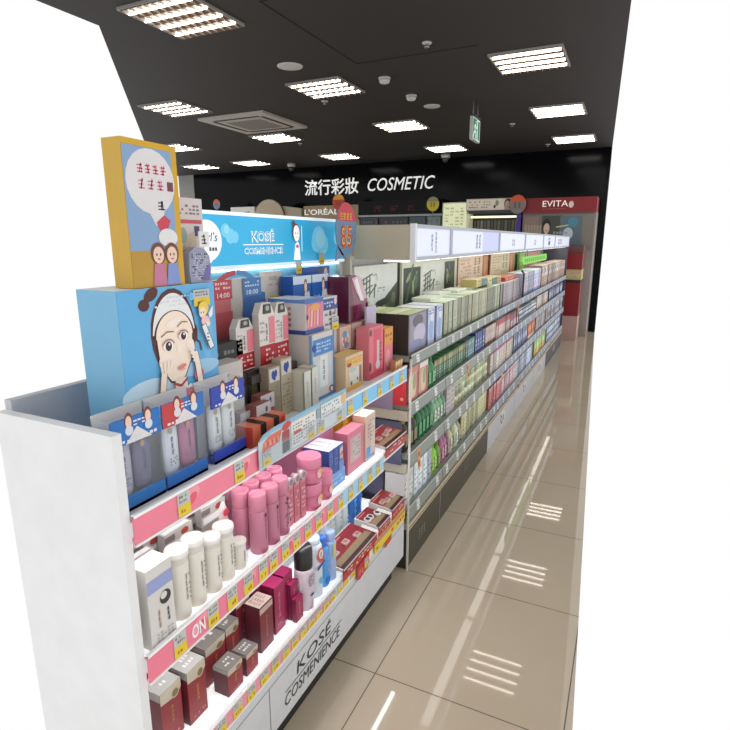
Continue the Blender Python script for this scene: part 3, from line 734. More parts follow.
# stacked white-blue cartons
def d_up(f, s, tp, w, h, d):
    f.rect(0, w, h * .88, h, mat((70, 110, 176))); f.rect(0, w, 0, h * .14, mat((60, 84, 150))); f.rect(w * .04, w * .97, h * .14, h * .88, mat((206, 120, 140)))
    for i in range(5): f.bar((w * (.12 + i * .17), h * .2), (w * (.2 + i * .16), h * .8), w * .07, mat(R.choice([(230, 160, 120), (222, 130, 160), (190, 100, 150), (236, 196, 180)])))
    f.ell(w * .5, h * .76, w * .3, h * .1, mat((226, 160, 90))); f.ell(w * .08, h * .5, w * .05, h * .08, mat((60, 60, 120)))
    s.rect(-d, 0, h * .9, h, mat((100, 134, 190))); s.rect(-d, 0, 0, h * .12, mat((54, 74, 140))); 
    for i in range(4): s.ell(-d * .42, h * (.26 + i * .16), d * .045, h * .05, mat((190, 120, 110)))
    tp.rect(0, w, -d * .2, 0, mat((150, 180, 212)))
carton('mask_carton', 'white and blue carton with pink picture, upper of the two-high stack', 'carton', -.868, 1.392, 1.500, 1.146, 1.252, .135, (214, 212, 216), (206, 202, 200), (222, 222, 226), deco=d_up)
def d_low(f, s, tp, w, h, d):
    f.rect(w * .0, w * .05, 0, h, mat((70, 130, 180))); f.rect(w * .93, w, 0, h, mat((90, 130, 180))); f.rect(w * .08, w * .92, h * .68, h * .92, mat((74, 130, 190))); f.ell(w * .12, h * .80, w * .08, h * .06, mat((40, 70, 150))); f.marks(w * .2, w * .85, h * .72, h * .88, 3, 6, mat((170, 200, 230)))
    f.rect(w * .1, w * .9, h * .16, h * .62, mat((196, 206, 212))); f.rect(w * .34, w * .68, h * .18, h * .66, mat((222, 224, 224))); f.glyphs(w * .44, w * .58, h * .28, h * .6, 4, 1, mat((110, 110, 130)))
    for u in (.14, .84): f.ell(w * u, h * .1, w * .1, h * .05, mat((120, 74, 60))); f.ell(w * u, h * .095, w * .06, h * .035, mat((236, 206, 190)))
    f.rect(0, w, 0, h * .045, mat((60, 120, 180))); s.rect(-d * .05, 0, 0, h, mat((120, 160, 196)))
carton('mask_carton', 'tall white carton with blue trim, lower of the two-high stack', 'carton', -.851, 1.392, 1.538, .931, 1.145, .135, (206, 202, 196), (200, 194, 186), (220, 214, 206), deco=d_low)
t = thing('mask_carton', 'small white and blue carton beside the stacked cartons, yellow tag in front', 'carton', (-.897, 1.546, 1.046))
b = MB(); w, h = .100, .198; b.box(-.04, 0, 0, w, 0, h, mat((206, 204, 204))); k = Ink(b, FR(0)); k.rect(0, w, h * .78, h * .97, mat((56, 78, 140))); k.ell(w * .86, h * .92, w * .1, h * .07, mat((226, 190, 186))); k.marks(w * .08, w * .7, h * .82, h * .93, 2, 4, mat((190, 200, 226)))
k.marks(w * .1, w * .9, h * .5, h * .75, 3, 3, mat((120, 124, 130)), .8); k.ell(w * .5, h * .72, w * .07, h * .05, mat((90, 56, 60))); k.ell(w * .85, h * .74, w * .06, h * .05, mat((190, 130, 140))); b.build('body', t)
price_tag(t, .075, .105, .004, .046, .044)

# magenta swoosh stand
t = thing('display_stand', 'glossy magenta wedge-shaped stand with curved white front edge', 'display stand', (-.90, 1.735, 1.134))
MG = mat((128, 34, 76), 0.18, coat=.4); MGD = mat((92, 30, 52), 0.22, coat=.3)
prof = [(u * .68, v) for u, v in [(0, 0), (.215, 0), (.262, .022), (.235, .075), (.195, .118), (.130, .158), (.09, .170), (0, .166)]]
b = MB(); b.slab(FR(0), prof, -.09, 0, MG, MGD); b.build('body', t)
b = MB(); pl = FR(.0006); k = Ink(b, pl)
k.poly([(0.0000, .002), (0.0578, .002), (0.0340, .10), (0.0204, .164), (0.0000, .164)], MGD); k.poly([(0.0272, .16), (0.0802, .168), (0.1020, .156), (0.1326, .116), (0.1530, .08), (0.1020, .075), (0.0612, .11)], mat((206, 176, 186), 0.2)); k.poly([(0.0476, .150), (0.0680, .162), (0.1088, .10), (0.1292, .07), (0.0952, .075)], mat((236, 226, 228), 0.2)); k.poly([(0.0578, .006), (0.1700, .02), (0.1360, .055), (0.0748, .06)], mat((150, 60, 104), 0.2))
b.build('swoosh_panel', t)
b = MB(); pl = FR(.004); b.slab(pl, [(.150, .032), (.182, .018), (.190, .050), (.158, .064)], 0, .0015, TAGW); Ink(b, pl, .002).poly([(.152, .034), (.182, .020), (.186, .036), (.155, .050)], YEL); b.build('price_tag', t)

def d_peach(f, s, tp, w, h, d):
    f.ell(w * .5, h * .45, w * .36, h * .3, mat((232, 220, 212))); f.ell(w * .42, h * .66, w * .2, h * .16, mat((110, 160, 196))); f.ell(w * .55, h * .22, w * .2, h * .14, mat((120, 140, 180))); f.ell(w * .35, h * .4, w * .1, h * .12, mat((206, 110, 120))); f.ell(w * .64, h * .44, w * .1, h * .12, mat((216, 170, 90)))
for i, lb in enumerate(('left', 'middle', 'right')):
    carton('powder_carton', 'peach carton with coloured dots, %s of the three under the magenta stand' % lb, 'carton', -.885, 1.640 + i * .092, 1.726 + i * .092, 1.046, 1.132, .11, (214, 182, 164), (196, 150, 136), (222, 190, 176), deco=d_peach)
def d_or(f, s, tp, w, h, d):
    f.rect(w * .05, w * .95, h * .72, h * .9, mat((222, 160, 40))); f.ell(w * .2, h * .74, w * .12, h * .06, mat((150, 60, 50))); f.rect(w * .05, w * .95, 0, h * .12, mat((222, 160, 50))); f.rect(w * .18, w * .9, h * .14, h * .62, mat((214, 206, 196))); f.ell(w * .4, h * .56, w * .2, h * .06, mat((176, 196, 186))); f.rect(w * .42, w * .6, h * .16, h * .5, mat((200, 210, 196)))
    f.rect(w * .76, w * .9, h * .14, h * .62, mat((150, 110, 96))); f.ell(w * .3, h * .2, w * .05, h * .06, mat((110, 60, 56))); f.ell(w * .66, h * .26, w * .04, h * .05, mat((150, 80, 70))); f.marks(w * .3, w * .9, h * .74, h * .88, 2, 5, mat((240, 210, 140)))
carton('soap_carton', 'cream and orange carton at the shelf edge between blue and pink cartons', 'carton', -.813, 1.545, 1.675, .931, 1.052, .06, (212, 186, 150), (206, 176, 140), (226, 190, 120), deco=d_or)
def d_pink(f, s, tp, w, h, d):
    f.rect(w * .04, w * .96, h * .02, h * .97, mat((222, 110, 122))); f.rect(w * .3, w * .86, h * .1, h * .95, mat((212, 78, 98))); f.rect(w * .55, w * .72, h * .28, h * .72, mat((196, 190, 188))); f.ell(w * .62, h * .24, w * .16, h * .09, mat((200, 196, 200))); f.marks(w * .74, w * .9, h * .28, h * .7, 5, 2, mat((110, 50, 60))); f.ell(w * .08, h * .25, w * .08, h * .09, mat((110, 30, 50))); f.rect(0, w, 0, h * .12, mat((196, 56, 84))); f.ell(w * .12, h * .9, w * .08, h * .06, mat((110, 70, 90)))
    s.rect(-d, 0, 0, h, mat((216, 120, 128)))
carton('soap_carton', 'bright pink carton with a tube picture near the blue rail', 'carton', -.813, 1.725, 1.850, .931, 1.122, .05, (224, 120, 130), deco=d_pink)
carton('soap_carton', 'narrow pink carton with orange top at the end of the shelf', 'carton', -.815, 1.868, 1.950, .931, 1.100, .05, (226, 120, 130), (214, 100, 110), (230, 160, 70), deco=lambda f, s, tp, w, h, d: (f.rect(0, w, h * .62, h, mat((222, 150, 50))), f.marks(w * .1, w * .9, h * .66, h * .9, 2, 3, mat((140, 90, 40))), f.ell(w * .4, h * .3, w * .3, h * .2, mat((236, 160, 166)))))
carton('sample_card', 'pale lilac tag standing behind the pink cartons', 'card', -.865, 1.815, 1.90, 1.046, 1.186, .008, (190, 184, 206), deco=lambda f, s, tp, w, h, d: (f.rect(0, w, 0, h * .3, mat((160, 156, 190)))))
for i in range(3):
    carton('lip_balm_carton', 'tiny tan carton at the shelf end, %s of three' % ('left', 'middle', 'right')[i], 'carton', -.775, 1.885 + i * .025, 1.906 + i * .025, .931, .972, .02, (206, 160, 110), (186, 130, 90), deco=lambda f, s, tp, w, h, d: f.rect(0, w, h * .6, h, mat((226, 190, 130))))

# dark kits, tan packs
def d_kit(f, s, tp, w, h, d):
    f.poly([(w * .2, 0), (w * .85, 0), (w * .8, h * .55), (w * .5, h * .85), (w * .25, h * .5)], mat((96, 86, 62))); f.marks(w * .1, w * .9, h * .02, h * .16, 1, 5, mat((150, 140, 120)))
    f.ell(w * .6, h * .8, w * .14, h * .08, mat((150, 80, 70)))
for i, lb in enumerate(('left', 'middle', 'right')):
    carton('dark_kit', 'black and olive boxed kit, %s one behind the tan packs' % lb, 'carton', -.905, 1.095 + i * .055, 1.146 + i * .055, .985, 1.078 - (i == 2) * .004, .02, (52, 46, 42), deco=d_kit)
b = MB(); b.box(-.03, .0, 0, .25, 0, .053, mat((150, 142, 132))); Ink(b, FR(0)).marks(.01, .24, .006, .045, 3, 14, mat((214, 208, 200)), .8); tag(b.build('display_tray', None, (-.895, 1.03, .931)), 'grey printed tray carrying the dark kits', 'tray')
def d_tan(f, s, tp, w, h, d):
    f.rect(w * .06, w * .94, h * .72, h * .97, mat((206, 200, 190))); f.ell(w * .4, h * .85, w * .16, h * .08, mat((40, 66, 150))); f.ell(w * .62, h * .87, w * .12, h * .07, mat((40, 66, 150))); f.ell(w * .5, h * .79, w * .1, h * .05, mat((40, 66, 150))); f.marks(w * .12, w * .88, h * .1, h * .66, 8, 5, mat((140, 130, 112)), .6)
for i, (y, z1, c) in enumerate(((1.188, 1.085, (150, 138, 116)), (1.248, 1.098, (176, 164, 140)))):
    carton('mask_pack', 'tan pack with blue paw-like mark, %s of the pair' % ('left', 'right')[i], 'pack', -.865, y, y + .055, .931, z1, .03, c, deco=d_tan)
def d_wt(f, s, tp, w, h, d):
    f.glyphs(w * .35, w * .6, h * .35, h * .75, 4, 1, mat((130, 140, 130))); f.rect(0, w, h * .92, h, mat((206, 214, 196)))
    s.rect(-d * .12, 0, 0, h, mat((150, 156, 130)))
for i, y in enumerate((1.308, 1.352)):
    carton('mask_pack', 'narrow white pack %s the blue-trimmed tall carton' % ('second before', 'right before')[i], 'pack', -.825, y, y + .036, .931, 1.052 + i * .004, .05, (214, 212, 202), (206, 200, 186), deco=d_wt)
def d_flat(f, s, tp, w, h, d):
    f.ell(w * .7, h * .75, w * .09, h * .1, mat((46, 50, 110))); f.rect(0, w, h * .55, h, mat((190, 184, 184))); f.ell(w * .7, h * .78, w * .08, h * .1, mat((60, 60, 120))); f.rect(w * .1, w * .9, 0, h * .5, mat((146, 90, 86))); f.rect(w * .4, w * .6, 0, h * .5, mat((60, 50, 50)))
for i, (x, y, z1) in enumerate(((-.845, 1.035, 1.012), (-.825, 1.075, 1.024), (-.848, 1.125, 1.034))):
    carton('compact_carton', 'reddish compact carton with grey lid, %s of three behind the orange box' % ('left', 'front', 'right')[i], 'carton', x, y, y + .062, .931, z1 - .01, .03, (140, 84, 80), deco=d_flat)
def d_ob(f, s, tp, w, h, d):
    for a in (.22, .62): tp.rect(w * a, w * (a + .17), -d, 0, mat((40, 30, 30))); f.rect(w * a, w * (a + .17), 0, h, mat((36, 26, 28)))
    s.rect(-d, -d * .1, h * .1, h * .9, mat((176, 60, 44))); f.ell(w * .9, h * .7, w * .07, h * .2, mat((200, 60, 56)))
carton('striped_carton', 'orange carton with black bands lying at the shelf edge', 'carton', -.782, 1.002, 1.142, .931, .985, .055, (214, 106, 76), (190, 64, 46), (226, 124, 92), deco=d_ob)

t = thing('price_display', 'clear holder with printed card clipped over the top shelf edge', 'price holder', (-.7535, .982, .888))
b = MB(); b.slab(FR(0), [(0, 0), (.448, 0), (.448, .096), (.06, .090), (.02, .084), (0, .07)], 0, .002, mat((196, 202, 204), 0.25)); k = Ink(b, FR(.002))
k.poly([(0, .07), (.02, .084), (.06, .090), (.448, .096), (.448, .086), (.06, .08)], mat((130, 184, 212)))
k.poly([(.012, .04), (.085, .046), (.098, .076), (.04, .074), (.018, .062)], mat((220, 110, 86))); k.poly([(.02, .046), (.08, .05), (.09, .066), (.03, .062)], mat((206, 80, 66))); k.glyphs(.02, .09, .048, .066, 1, 4, mat((244, 210, 190))); k.rect(.098, .13, .008, .038, mat((80, 82, 84))); k.rect(.098, .13, .04, .066, mat((160, 70, 66)))
k.ell(.118, .078, .02, .010, mat((206, 60, 60)), .2); k.rect(.138, .262, .008, .078, mat((224, 222, 216))); k.marks(.145, .255, .014, .072, 7, 9, mat((150, 140, 134)), .8); k.rect(.15, .185, .042, .05, mat((200, 50, 46))); k.rect(.268, .285, .05, .078, mat((140, 170, 180)))
k.rect(.29, .42, .008, .084, mat((220, 224, 222))); k.marks(.295, .40, .04, .08, 4, 9, mat((150, 150, 146)), .8); k.ell(.425, .07, .016, .016, mat((226, 180, 120)))
b.build('printed_card', t)
for u in (.03, .235, .29, .40): price_tag(t, u, .022, .0025, .036, .034)
b = MB(); b.box(.0045, .0055, 0, .448, 0, .05, CLEAR); b.build('clear_holder', t)

# ---- second tier
def tub(label, x, y, z, r, h):
    t = thing('lotion_tub', label, 'tub', (x, y, z), 'white lotion tubs')
    b = MB(); m = mat((224, 218, 206), 0.35); b.lathe([(r * .94, 0), (r, .004), (r, h * .80), (r * .95, h * .815)], m, 28); b2 = Ink(b, FR(r * 1.0), .0012)
    for kx in range(3): b2.e = .0006; 
    b2.glyphs(-.004, .004, h * .28, h * .68, 4, 1, mat((120, 116, 112))); b2.marks(.006, .012, h * .2, h * .68, 7, 1, mat((150, 146, 140)))
    b.build('body', t)
    b = MB(); c = mat((232, 228, 222), 0.3); b.lathe([(r * .95, h * .815), (r * 1.0, h * .82), (r * 1.0, h * .90), (r * 1.10, h * .905), (r * 1.12, h * .92), (r * 1.12, h * .975), (r * 1.06, h), (r * .5, h), (0, h)], c, 28); b.build('lid', t)
tub('white lidded tub nearest the camera, behind the swirl-marked white carton', -.797, .747, .641, .0222, .160)
tub('white lidded tub, second from the camera', -.799, .797, .641, .0222, .160)
tub('white lidded tub, third from the camera', -.797, .848, .641, .0215, .136)
tub('white lidded tub, fourth from the camera, next to the pink spray cans', -.801, .897, .641, .0222, .138)
tub('small white lidded jar between the white tubs and pink spray cans', -.798, .944, .641, .018, .074)
def d_swirl(f, s, tp, w, h, d):
    f.rect(w * .0, w, h * .70, h * .86, mat((150, 160, 206))); f.ell(w * .66, h * .56, w * .22, h * .085, mat((50, 46, 52))); f.ell(w * .6, h * .59, w * .13, h * .045, mat((214, 212, 206))); f.glyphs(w * .66, w * .82, h * .24, h * .42, 3, 1, INK); f.glyphs(w * .3, w * .45, h * .22, h * .46, 3, 1, mat((180, 150, 120))); f.marks(w * .2, w * .9, h * .05, h * .18, 3, 5, mat((170, 166, 160)))
carton('lotion_carton', 'white carton with black swirl mark at the left edge', 'carton', -.768, .640, .704, .641, .815, .05, (214, 210, 204), (206, 202, 196), (224, 224, 222), deco=d_swirl)
for i in range(5):
    b = MB(); b.slab(FR(0), [(0, 0), (.085, 0), (.085, .045), (0, .045)], -.02, 0, mat((176, 172, 168))); k = Ink(b, FR(0)); k.rect(.005, .08, .004, .02, mat((222, 224, 226))); k.rect(.0, .03, .025, .04, mat((110, 100, 100))); k.ell(.06, .032, .012, .008, mat((150, 60, 50)))
    Ink(b, TP(.045)).rect(.004, .08, -.017, -.003, mat((224, 228, 228)))
    o = b.build('sheet_pack', None, (-.86 - .035 * (i % 2), .66 + i * .058, .641 + .10 + .004 * i)); tag(o, 'silver-white pack stacked behind the white tubs, %s in its row' % ('first', 'second', 'third', 'fourth', 'fifth')[i], 'pack')
    b = MB(); b.slab(FR(0), [(0, 0), (.085, 0), (.085, .098 + .004 * i), (0, .098 + .004 * i)], -.022, 0, mat((146, 138, 132))); Ink(b, FR(0)).marks(.006, .08, .01, .09, 5, 5, mat((196, 190, 184)), .6)
    o = b.build('sheet_pack', None, (-.86 - .035 * (i % 2), .66 + i * .058, .641)); tag(o, 'brown-grey pack carrying the silver-white one, %s in its row' % ('first', 'second', 'third', 'fourth', 'fifth')[i], 'pack')

PK = (206, 128, 156); PK2 = (188, 116, 140)
def spray(label, x, y, z, r, h, dotted=False):
    t = thing('spray_can', label, 'spray can', (x, y, z), 'pink spray cans')
    m = mat(PK2, .3); b = MB(); b.lathe([(r * .9, 0), (r, .004), (r, h * .70), (r * .92, h * .72)], m, 26)
    k = Ink(b, FR(r), .0012); k.glyphs(-.004, .004, h * .25, h * .6, 4, 1, mat((150, 74, 108))); k.ell(0, h * .64, .004, .006, mat((80, 30, 60)))
    if dotted:
        for i in range(14): k.e = .0012 + i * 1e-5; k.ell(R.uniform(-.012, .012), h * R.uniform(.15, .6), .0025, .0025, mat((60, 40, 50)))
    b.build('body', t)
    b = MB(); c = mat((208, 128, 152), .28); b.lathe([(r * .92, h * .72), (r * .97, h * .725), (r * .97, h * .955), (r * .90, h * .985), (r * .78, h * .99), (r * .74, h * .985), (0, h * .985)], c, 26); b.build('cap', t)
for lab, x, y, dt in (('at the front left of the cluster', -.845, 1.018, 0), ('foremost in the cluster', -.796, 1.024, 0), ('right of the foremost one, at the shelf edge', -.794, 1.074, 0),
                      ('in the second row, left', -.851, 1.069, 0), ('in the second row, middle', -.848, 1.120, 0), ('in the second row, right by the silver hooks', -.846, 1.170, 0),
                      ('with black dots at the right of the front row', -.796, 1.124, 1), ('in the back row behind the second row', -.897, 1.045, 0), ('in the back row near the hooks', -.898, 1.100, 0)):
    spray('pink spray can ' + lab, x, y, .641, .0236, .166, bool(dt))
b = MB(); b.lathe([(.02, 0), (.021, .004), (.021, .10), (.017, .115), (.019, .13), (.012, .15), (0, .152)], mat((222, 206, 206), .3), 18); k = Ink(b, FR(.021), .001)
for i in range(16): k.e = .001 + i * 1e-5; k.ell(R.uniform(-.012, .012), R.uniform(.02, .1), .003, .003, mat((60, 40, 44)))
k.ell(0, .125, .010, .010, mat((206, 60, 84))); tag(b.build('dotted_bottle', None, (-.870, .965, .641)), 'white bottle with black dots behind the small white jar', 'bottle')
for i in range(3):
    t = thing('hair_pack', 'pink blister card with round silver hook, %s of three by the pink jars' % ('left', 'middle', 'right')[i], 'pack', (-.790 + .002 * i, 1.152 + i * .030, .641))
    b = MB(); b.slab(FR(0), [(0, 0), (.026, 0), (.026, .12), (0, .12)], -.012, 0, mat((206, 126, 138))); k = Ink(b, FR(0)); k.rect(.003, .023, .02, .11, mat((190, 100, 116))); k.marks(.005, .021, .03, .10, 5, 2, mat((226, 176, 180))); b.build('card', t)
    b = MB(); b.tube((-.014, .013, .012), (.004, .013, .012), .0135, mat((196, 172, 178), .3, .3), 18); Ink(b, FR(.0042)).ell(.013, .012, .009, .009, mat((150, 120, 130), .3, .3)); b.v = [(x, y, z + .1205) for x, y, z in b.v]; b.build('cap', t)

def jar(label, x, y, z, r, h):
    t = thing('hair_mask_jar', label, 'jar', (x, y, z), 'pink hair-mask jars')
    b = MB(); m = mat((206, 112, 140), .28); b.lathe([(r * .88, 0), (r * .96, .004), (r, h * .2), (r * .97, h * .58)], m, 28); k = Ink(b, FR(r * .99), .0012); k.ell(-.002, h * .36, r * .32, h * .17, mat((232, 190, 190)), .4); k.ell(.006, h * .45, r * .22, h * .12, mat((232, 170, 110)), .6); k.marks(-r * .6, r * .3, h * .05, h * .14, 1, 6, mat((236, 200, 210)))
    b.build('body', t)
    b = MB(); c = mat((214, 126, 154), .25); b.lathe([(r * 1.0, h * .58), (r * 1.04, h * .60), (r * 1.04, h * .95), (r * .99, h), (r * .9, h * .985), (0, h * .98)], c, 28); b.build('lid', t)
jar('pink jar, upper one of the near stack', -.803, 1.286, .7265, .036, .082)
jar('pink jar, lower one of the near stack', -.803, 1.286, .641, .036, .085)
jar('pink jar standing alone before the blue cartons', -.800, 1.360, .641, .030, .088)
def d_soft(f, s, tp, w, h, d):
    f.rect(w * .1, w * .92, h * .42, h * .92, mat((96, 120, 180))); f.ell(w * .35, h * .72, w * .16, h * .13, mat((222, 180, 150))); f.ell(w * .65, h * .78, w * .16, h * .12, mat((226, 200, 190))); f.rect(w * .2, w * .85, h * .4, h * .56, mat((216, 160, 110))); f.ell(w * .6, h * .62, w * .12, h * .06, mat((190, 90, 90))); f.rect(0, w, 0, h * .36, mat((110, 140, 196)))
for i in range(3):
    x = -.862 + .0
    carton('cleansing_carton', 'blue carton with white top, %s of the three side by side' % ('nearest', 'middle', 'farthest')[i], 'carton', -.797, 1.396 + i * .033, 1.427 + i * .033, .691, .778, .095, (50, 78, 150), (44, 66, 138), (228, 230, 236), deco=d_soft if i == 2 else (lambda f, s, tp, w, h, d: f.marks(w * .2, w * .8, h * .3, h * .9, 6, 2, mat((110, 136, 196)))))
carton('cleansing_carton', 'light blue carton lying under the three blue cartons', 'carton', -.795, 1.390, 1.500, .641, .690, .10, (96, 150, 206), (80, 130, 190), (150, 190, 226), deco=lambda f, s, tp, w, h, d: f.marks(w * .1, w * .9, h * .2, h * .8, 2, 8, mat((170, 200, 230))))
def d_lacy(f, s, tp, w, h, d):
    f.rect(w * .15, w * .8, h * .25, h * .85, mat((196, 160, 166))); f.ell(w * .5, h * .55, w * .24, h * .26, mat((186, 176, 166))); f.marks(w * .3, w * .75, h * .35, h * .8, 5, 4, mat((150, 140, 130)), .7); f.rect(0, w, h * .86, h, mat((206, 120, 140)))
carton('tissue_pack', 'pink pack with pale oval print beside the blue cartons', 'pack', -.800, 1.530, 1.655, .641, .790, .05, (202, 120, 134), (186, 100, 120), (212, 130, 150), deco=d_lacy)
carton('tissue_pack', 'flat rose box on the back of the second shelf', 'pack', -.905, 1.40, 1.62, .641, .806, .10, (196, 116, 146), (176, 100, 130), (206, 130, 160), deco=lambda f, s, tp, w, h, d: f.rect(0, w, h * .45, h * .5, mat((150, 76, 110))))
def d_bl(f, s, tp, w, h, d):
    f.rect(w * .1, w * .9, h * .05, h * .3, mat((90, 150, 206))); f.rect(w * .5, w * .92, h * .1, h * .9, mat((206, 196, 186))); f.marks(w * .2, w * .9, h * .4, h * .9, 6, 3, mat((170, 130, 140)), .6)
carton('tissue_pack', 'pale carton with blue base at the right of the pink pack', 'pack', -.795, 1.66, 1.742, .641, .815, .05, (206, 180, 160), (196, 150, 130), (228, 226, 222), deco=d_bl)
for i in range(2):
    carton('vitamin_carton', 'yellow carton with white top, %s one under the blue rail' % ('left', 'right')[i], 'carton', -.908, 1.700 + i * .078, 1.776 + i * .078, .641, .842, .07, (224, 164, 36), (206, 146, 30), (226, 228, 230), deco=(lambda f, s, tp, w, h, d: f.marks(w * .1, w * .9, h * .2, h * .6, 4, 4, mat((190, 110, 60)), .6)))
carton('vitamin_carton', 'tan carton with picture, nearest the end of the second shelf', 'carton', -.868, 1.750, 1.80, .641, .800, .03, (200, 170, 140), (176, 140, 110), (224, 216, 206), deco=lambda f, s, tp, w, h, d: (f.ell(w * .5, h * .7, w * .3, h * .1, mat((120, 150, 180))), f.ell(w * .5, h * .4, w * .3, h * .14, mat((150, 120, 150)))))

def tester(label, y0, y1, z, xf, depth, seed, cat='tester tray'):
    """a tray of make-up samples tilted to the aisle: red board, white rim, product wells, red front lip"""
    t = thing('tester_tray', label, cat, (xf, y0, z)); w = y1 - y0; a = .12
    tl = lambda u, v, e=0: (-depth + v * math.cos(a) * depth / math.cos(a) + 0 * e, u, .012 + (1 - v) * depth * math.tan(a) + e)
    b = MB(); b.slab(tl, [(0, 0), (w, 0), (w, 1), (0, 1)], -.010, 0, mat((150, 40, 46), .35), mat((206, 200, 196))); k = Ink(b, tl, .0008)
    k.rect(0, w, 0, .03, mat((226, 220, 216))); k.rect(0, .006, 0, 1, mat((226, 220, 216))); k.rect(w * .05, w * .95, .62, .84, mat((150, 128, 96))); k.rect(w * .02, w * .98, .86, .99, mat((26, 22, 22)))
    k.rect(w * .05, w * .6, .10, .14, mat((214, 150, 150))); b.build('board', t)
    for i in range(3):
        cu = w * (.26 + .25 * i) + R.uniform(-.01, .01); cv = R.uniform(.4, .56)
        c = MB(); 
        if seed % 2:
            c.slab(tl, [(cu + .015 * math.cos(2 * PI * q / 16), cv + .015 / depth * math.sin(2 * PI * q / 16)) for q in range(16)], 0, .006, mat((222, 220, 216), .3)); Ink(c, tl, .0068).ell(cu, cv, .009, .009 / depth, mat((60, 50, 52)))
        else:
            c.slab(tl, [(cu - .016, cv - .08), (cu + .016, cv - .08), (cu + .016, cv + .1), (cu - .016, cv + .1)], 0, .006, mat((206, 190, 180), .3)); Ink(c, tl, .0068).rect(cu - .011, cu + .011, cv - .05, cv + .07, mat((190, 120, 120)))
        c.build('sample_well', t)
    b = MB(); b.box(-depth, -depth + .004, 0, w, .331 - z if z < .6 else .641 - z, .012, mat((200, 196, 192))); b.build('rear_foot', t)
    b = MB(); b.box(-.003, 0, 0, w, -.03, .014, mat((178, 44, 48), .35)); k = Ink(b, FR(0)); k.rect(0, w, .009, .014, mat((236, 232, 230))); k.marks(w * .1, w * .9, -.02, .005, 2, 10, mat((236, 206, 190)), .6); b.build('front_lip', t)
    return t
tester('red tester tray with black well row on the second shelf end', 1.750, 1.955, .660, -.753, .105, 2)
t = tester('red tester tray with six pale wells, nearest on the bottom shelf', 1.405, 1.672, .352, -.753, .115, 2)
tester('red tester tray with round white rings, middle on the bottom shelf', 1.690, 1.800, .362, -.753, .105, 1)
tester('red tester tray with square compacts, farthest on the bottom shelf', 1.818, 1.950, .372, -.753, .105, 2)
t = thing('price_display', 'red drop-shaped price card with yellow tag hanging from the bottom rail', 'price card', (-.752, 1.50, .262))
b = MB(); b.slab(FR(0), [(0, .008), (.02, 0), (.085, .012), (.10, .024), (.094, .05), (.10, .07), (0, .055)], 0, .002, mat((196, 34, 36), .4)); Ink(b, FR(.002)).glyphs(.012, .05, .014, .04, 1, 2, mat((240, 180, 170))); b.build('card', t); price_tag(t, .07, .040, .003, .03, .036)
t = thing('price_display', 'yellow sale strip along the far end of the bottom rail', 'price strip', (-.754, 1.65, .285))
b = MB(); b.slab(FR(0), [(0, 0), (.305, 0), (.305, .055), (0, .05)], 0, .002, mat((226, 200, 40), .4)); k = Ink(b, FR(.002)); k.rect(0, .305, .034, .05, mat((190, 130, 120))); k.marks(.01, .3, .008, .03, 1, 10, mat((206, 70, 40)), .6); b.build('strip', t)
b = MB(); b.slab(FR(.003), [(.09, -.022), (.15, -.018), (.155, .004), (.095, .0)], 0, .002, mat((200, 60, 40))); b.build('red_tab', t)

# ---- bottom tier
def d_silver(f, s, tp, w, h, d):
    f.poly([(0, h * .80), (0, h), (w, h), (w, h * .83), (w * .8, h * .77), (w * .5, h * .76)], mat((196, 190, 172), .3, .3)); f.ell(w * .7, h * .82, w * .2, h * .09, mat((206, 186, 130), .3, .3)); f.ell(w * .7, h * .82, w * .15, h * .065, mat((110, 104, 90))); f.glyphs(w * .42, w * .62, h * .34, h * .66, 4, 1, mat((206, 146, 60))); f.marks(w * .2, w * .9, h * .08, h * .14, 1, 6, mat((206, 140, 130)))
    tp.marks(w * .2, w * .8, -d * .8, -d * .2, 2, 4, mat((226, 226, 226)))
    s.rect(-d, 0, h * .86, h, mat((150, 148, 140)))
for (x, y0, y1, z0, h, lb) in ((-.822, .690, .750, .331, .140, 'red carton with silver scalloped top at the lower left corner'),
                               (-.812, .760, .818, .331, .142, 'red carton with silver scalloped top, second at the lower left')):
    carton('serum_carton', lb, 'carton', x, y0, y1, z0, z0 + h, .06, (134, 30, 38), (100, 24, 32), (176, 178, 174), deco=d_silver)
for (x, y0, y1, z0, h, d, lb) in ((-.785, .862, .918, .331, .074, .045, 'small red carton with silver top, front of the upright pair'),
                                  (-.785, .934, .982, .331, .064, .045, 'small red carton with silver top, right of the front pair'),
                                  (-.852, .862, .935, .331, .110, .09, 'small red carton with silver top, behind the front pair'),
                                  (-.855, .942, .994, .331, .110, .05, 'small red carton with silver top, back right'),
                                  (-.90, .80, .858, .331, .130, .09, 'dark silver-topped carton in the back row')):
    carton('cream_carton', lb, 'carton', x, y0, y1, z0, z0 + h, d, (140, 36, 44), (84, 26, 34), (130, 126, 122), deco=d_silver)
for i, (x, y0, h) in enumerate(((-.800, 1.016, .140), (-.865, .999, .150), (-.925, 1.010, .15))):
    carton('serum_carton', 'maroon carton with pale striped top, %s of three' % ('front', 'back left', 'back right')[i], 'carton', x, y0, y0 + .058, .331, .331 + h, .05, (112, 24, 40), (80, 20, 34), (196, 180, 170),
           deco=lambda f, s, tp, w, h, d: (f.rect(0, w, h * .84, h * .96, mat((186, 164, 150))), f.glyphs(w * .4, w * .6, h * .25, h * .75, 5, 1, mat((190, 120, 90))), tp.marks(w * .1, w * .9, -d * .9, -d * .1, 5, 3, mat((150, 120, 116)))))
MGT = (158, 30, 84)
def d_mag(f, s, tp, w, h, d):
    f.rect(w * .08, w * .92, h * .04, h * .94, mat((150, 34, 76))); f.glyphs(w * .35, w * .6, h * .3, h * .85, 4, 1, mat((206, 140, 160))); f.marks(w * .2, w * .8, h * .08, h * .2, 2, 4, mat((196, 110, 140)))
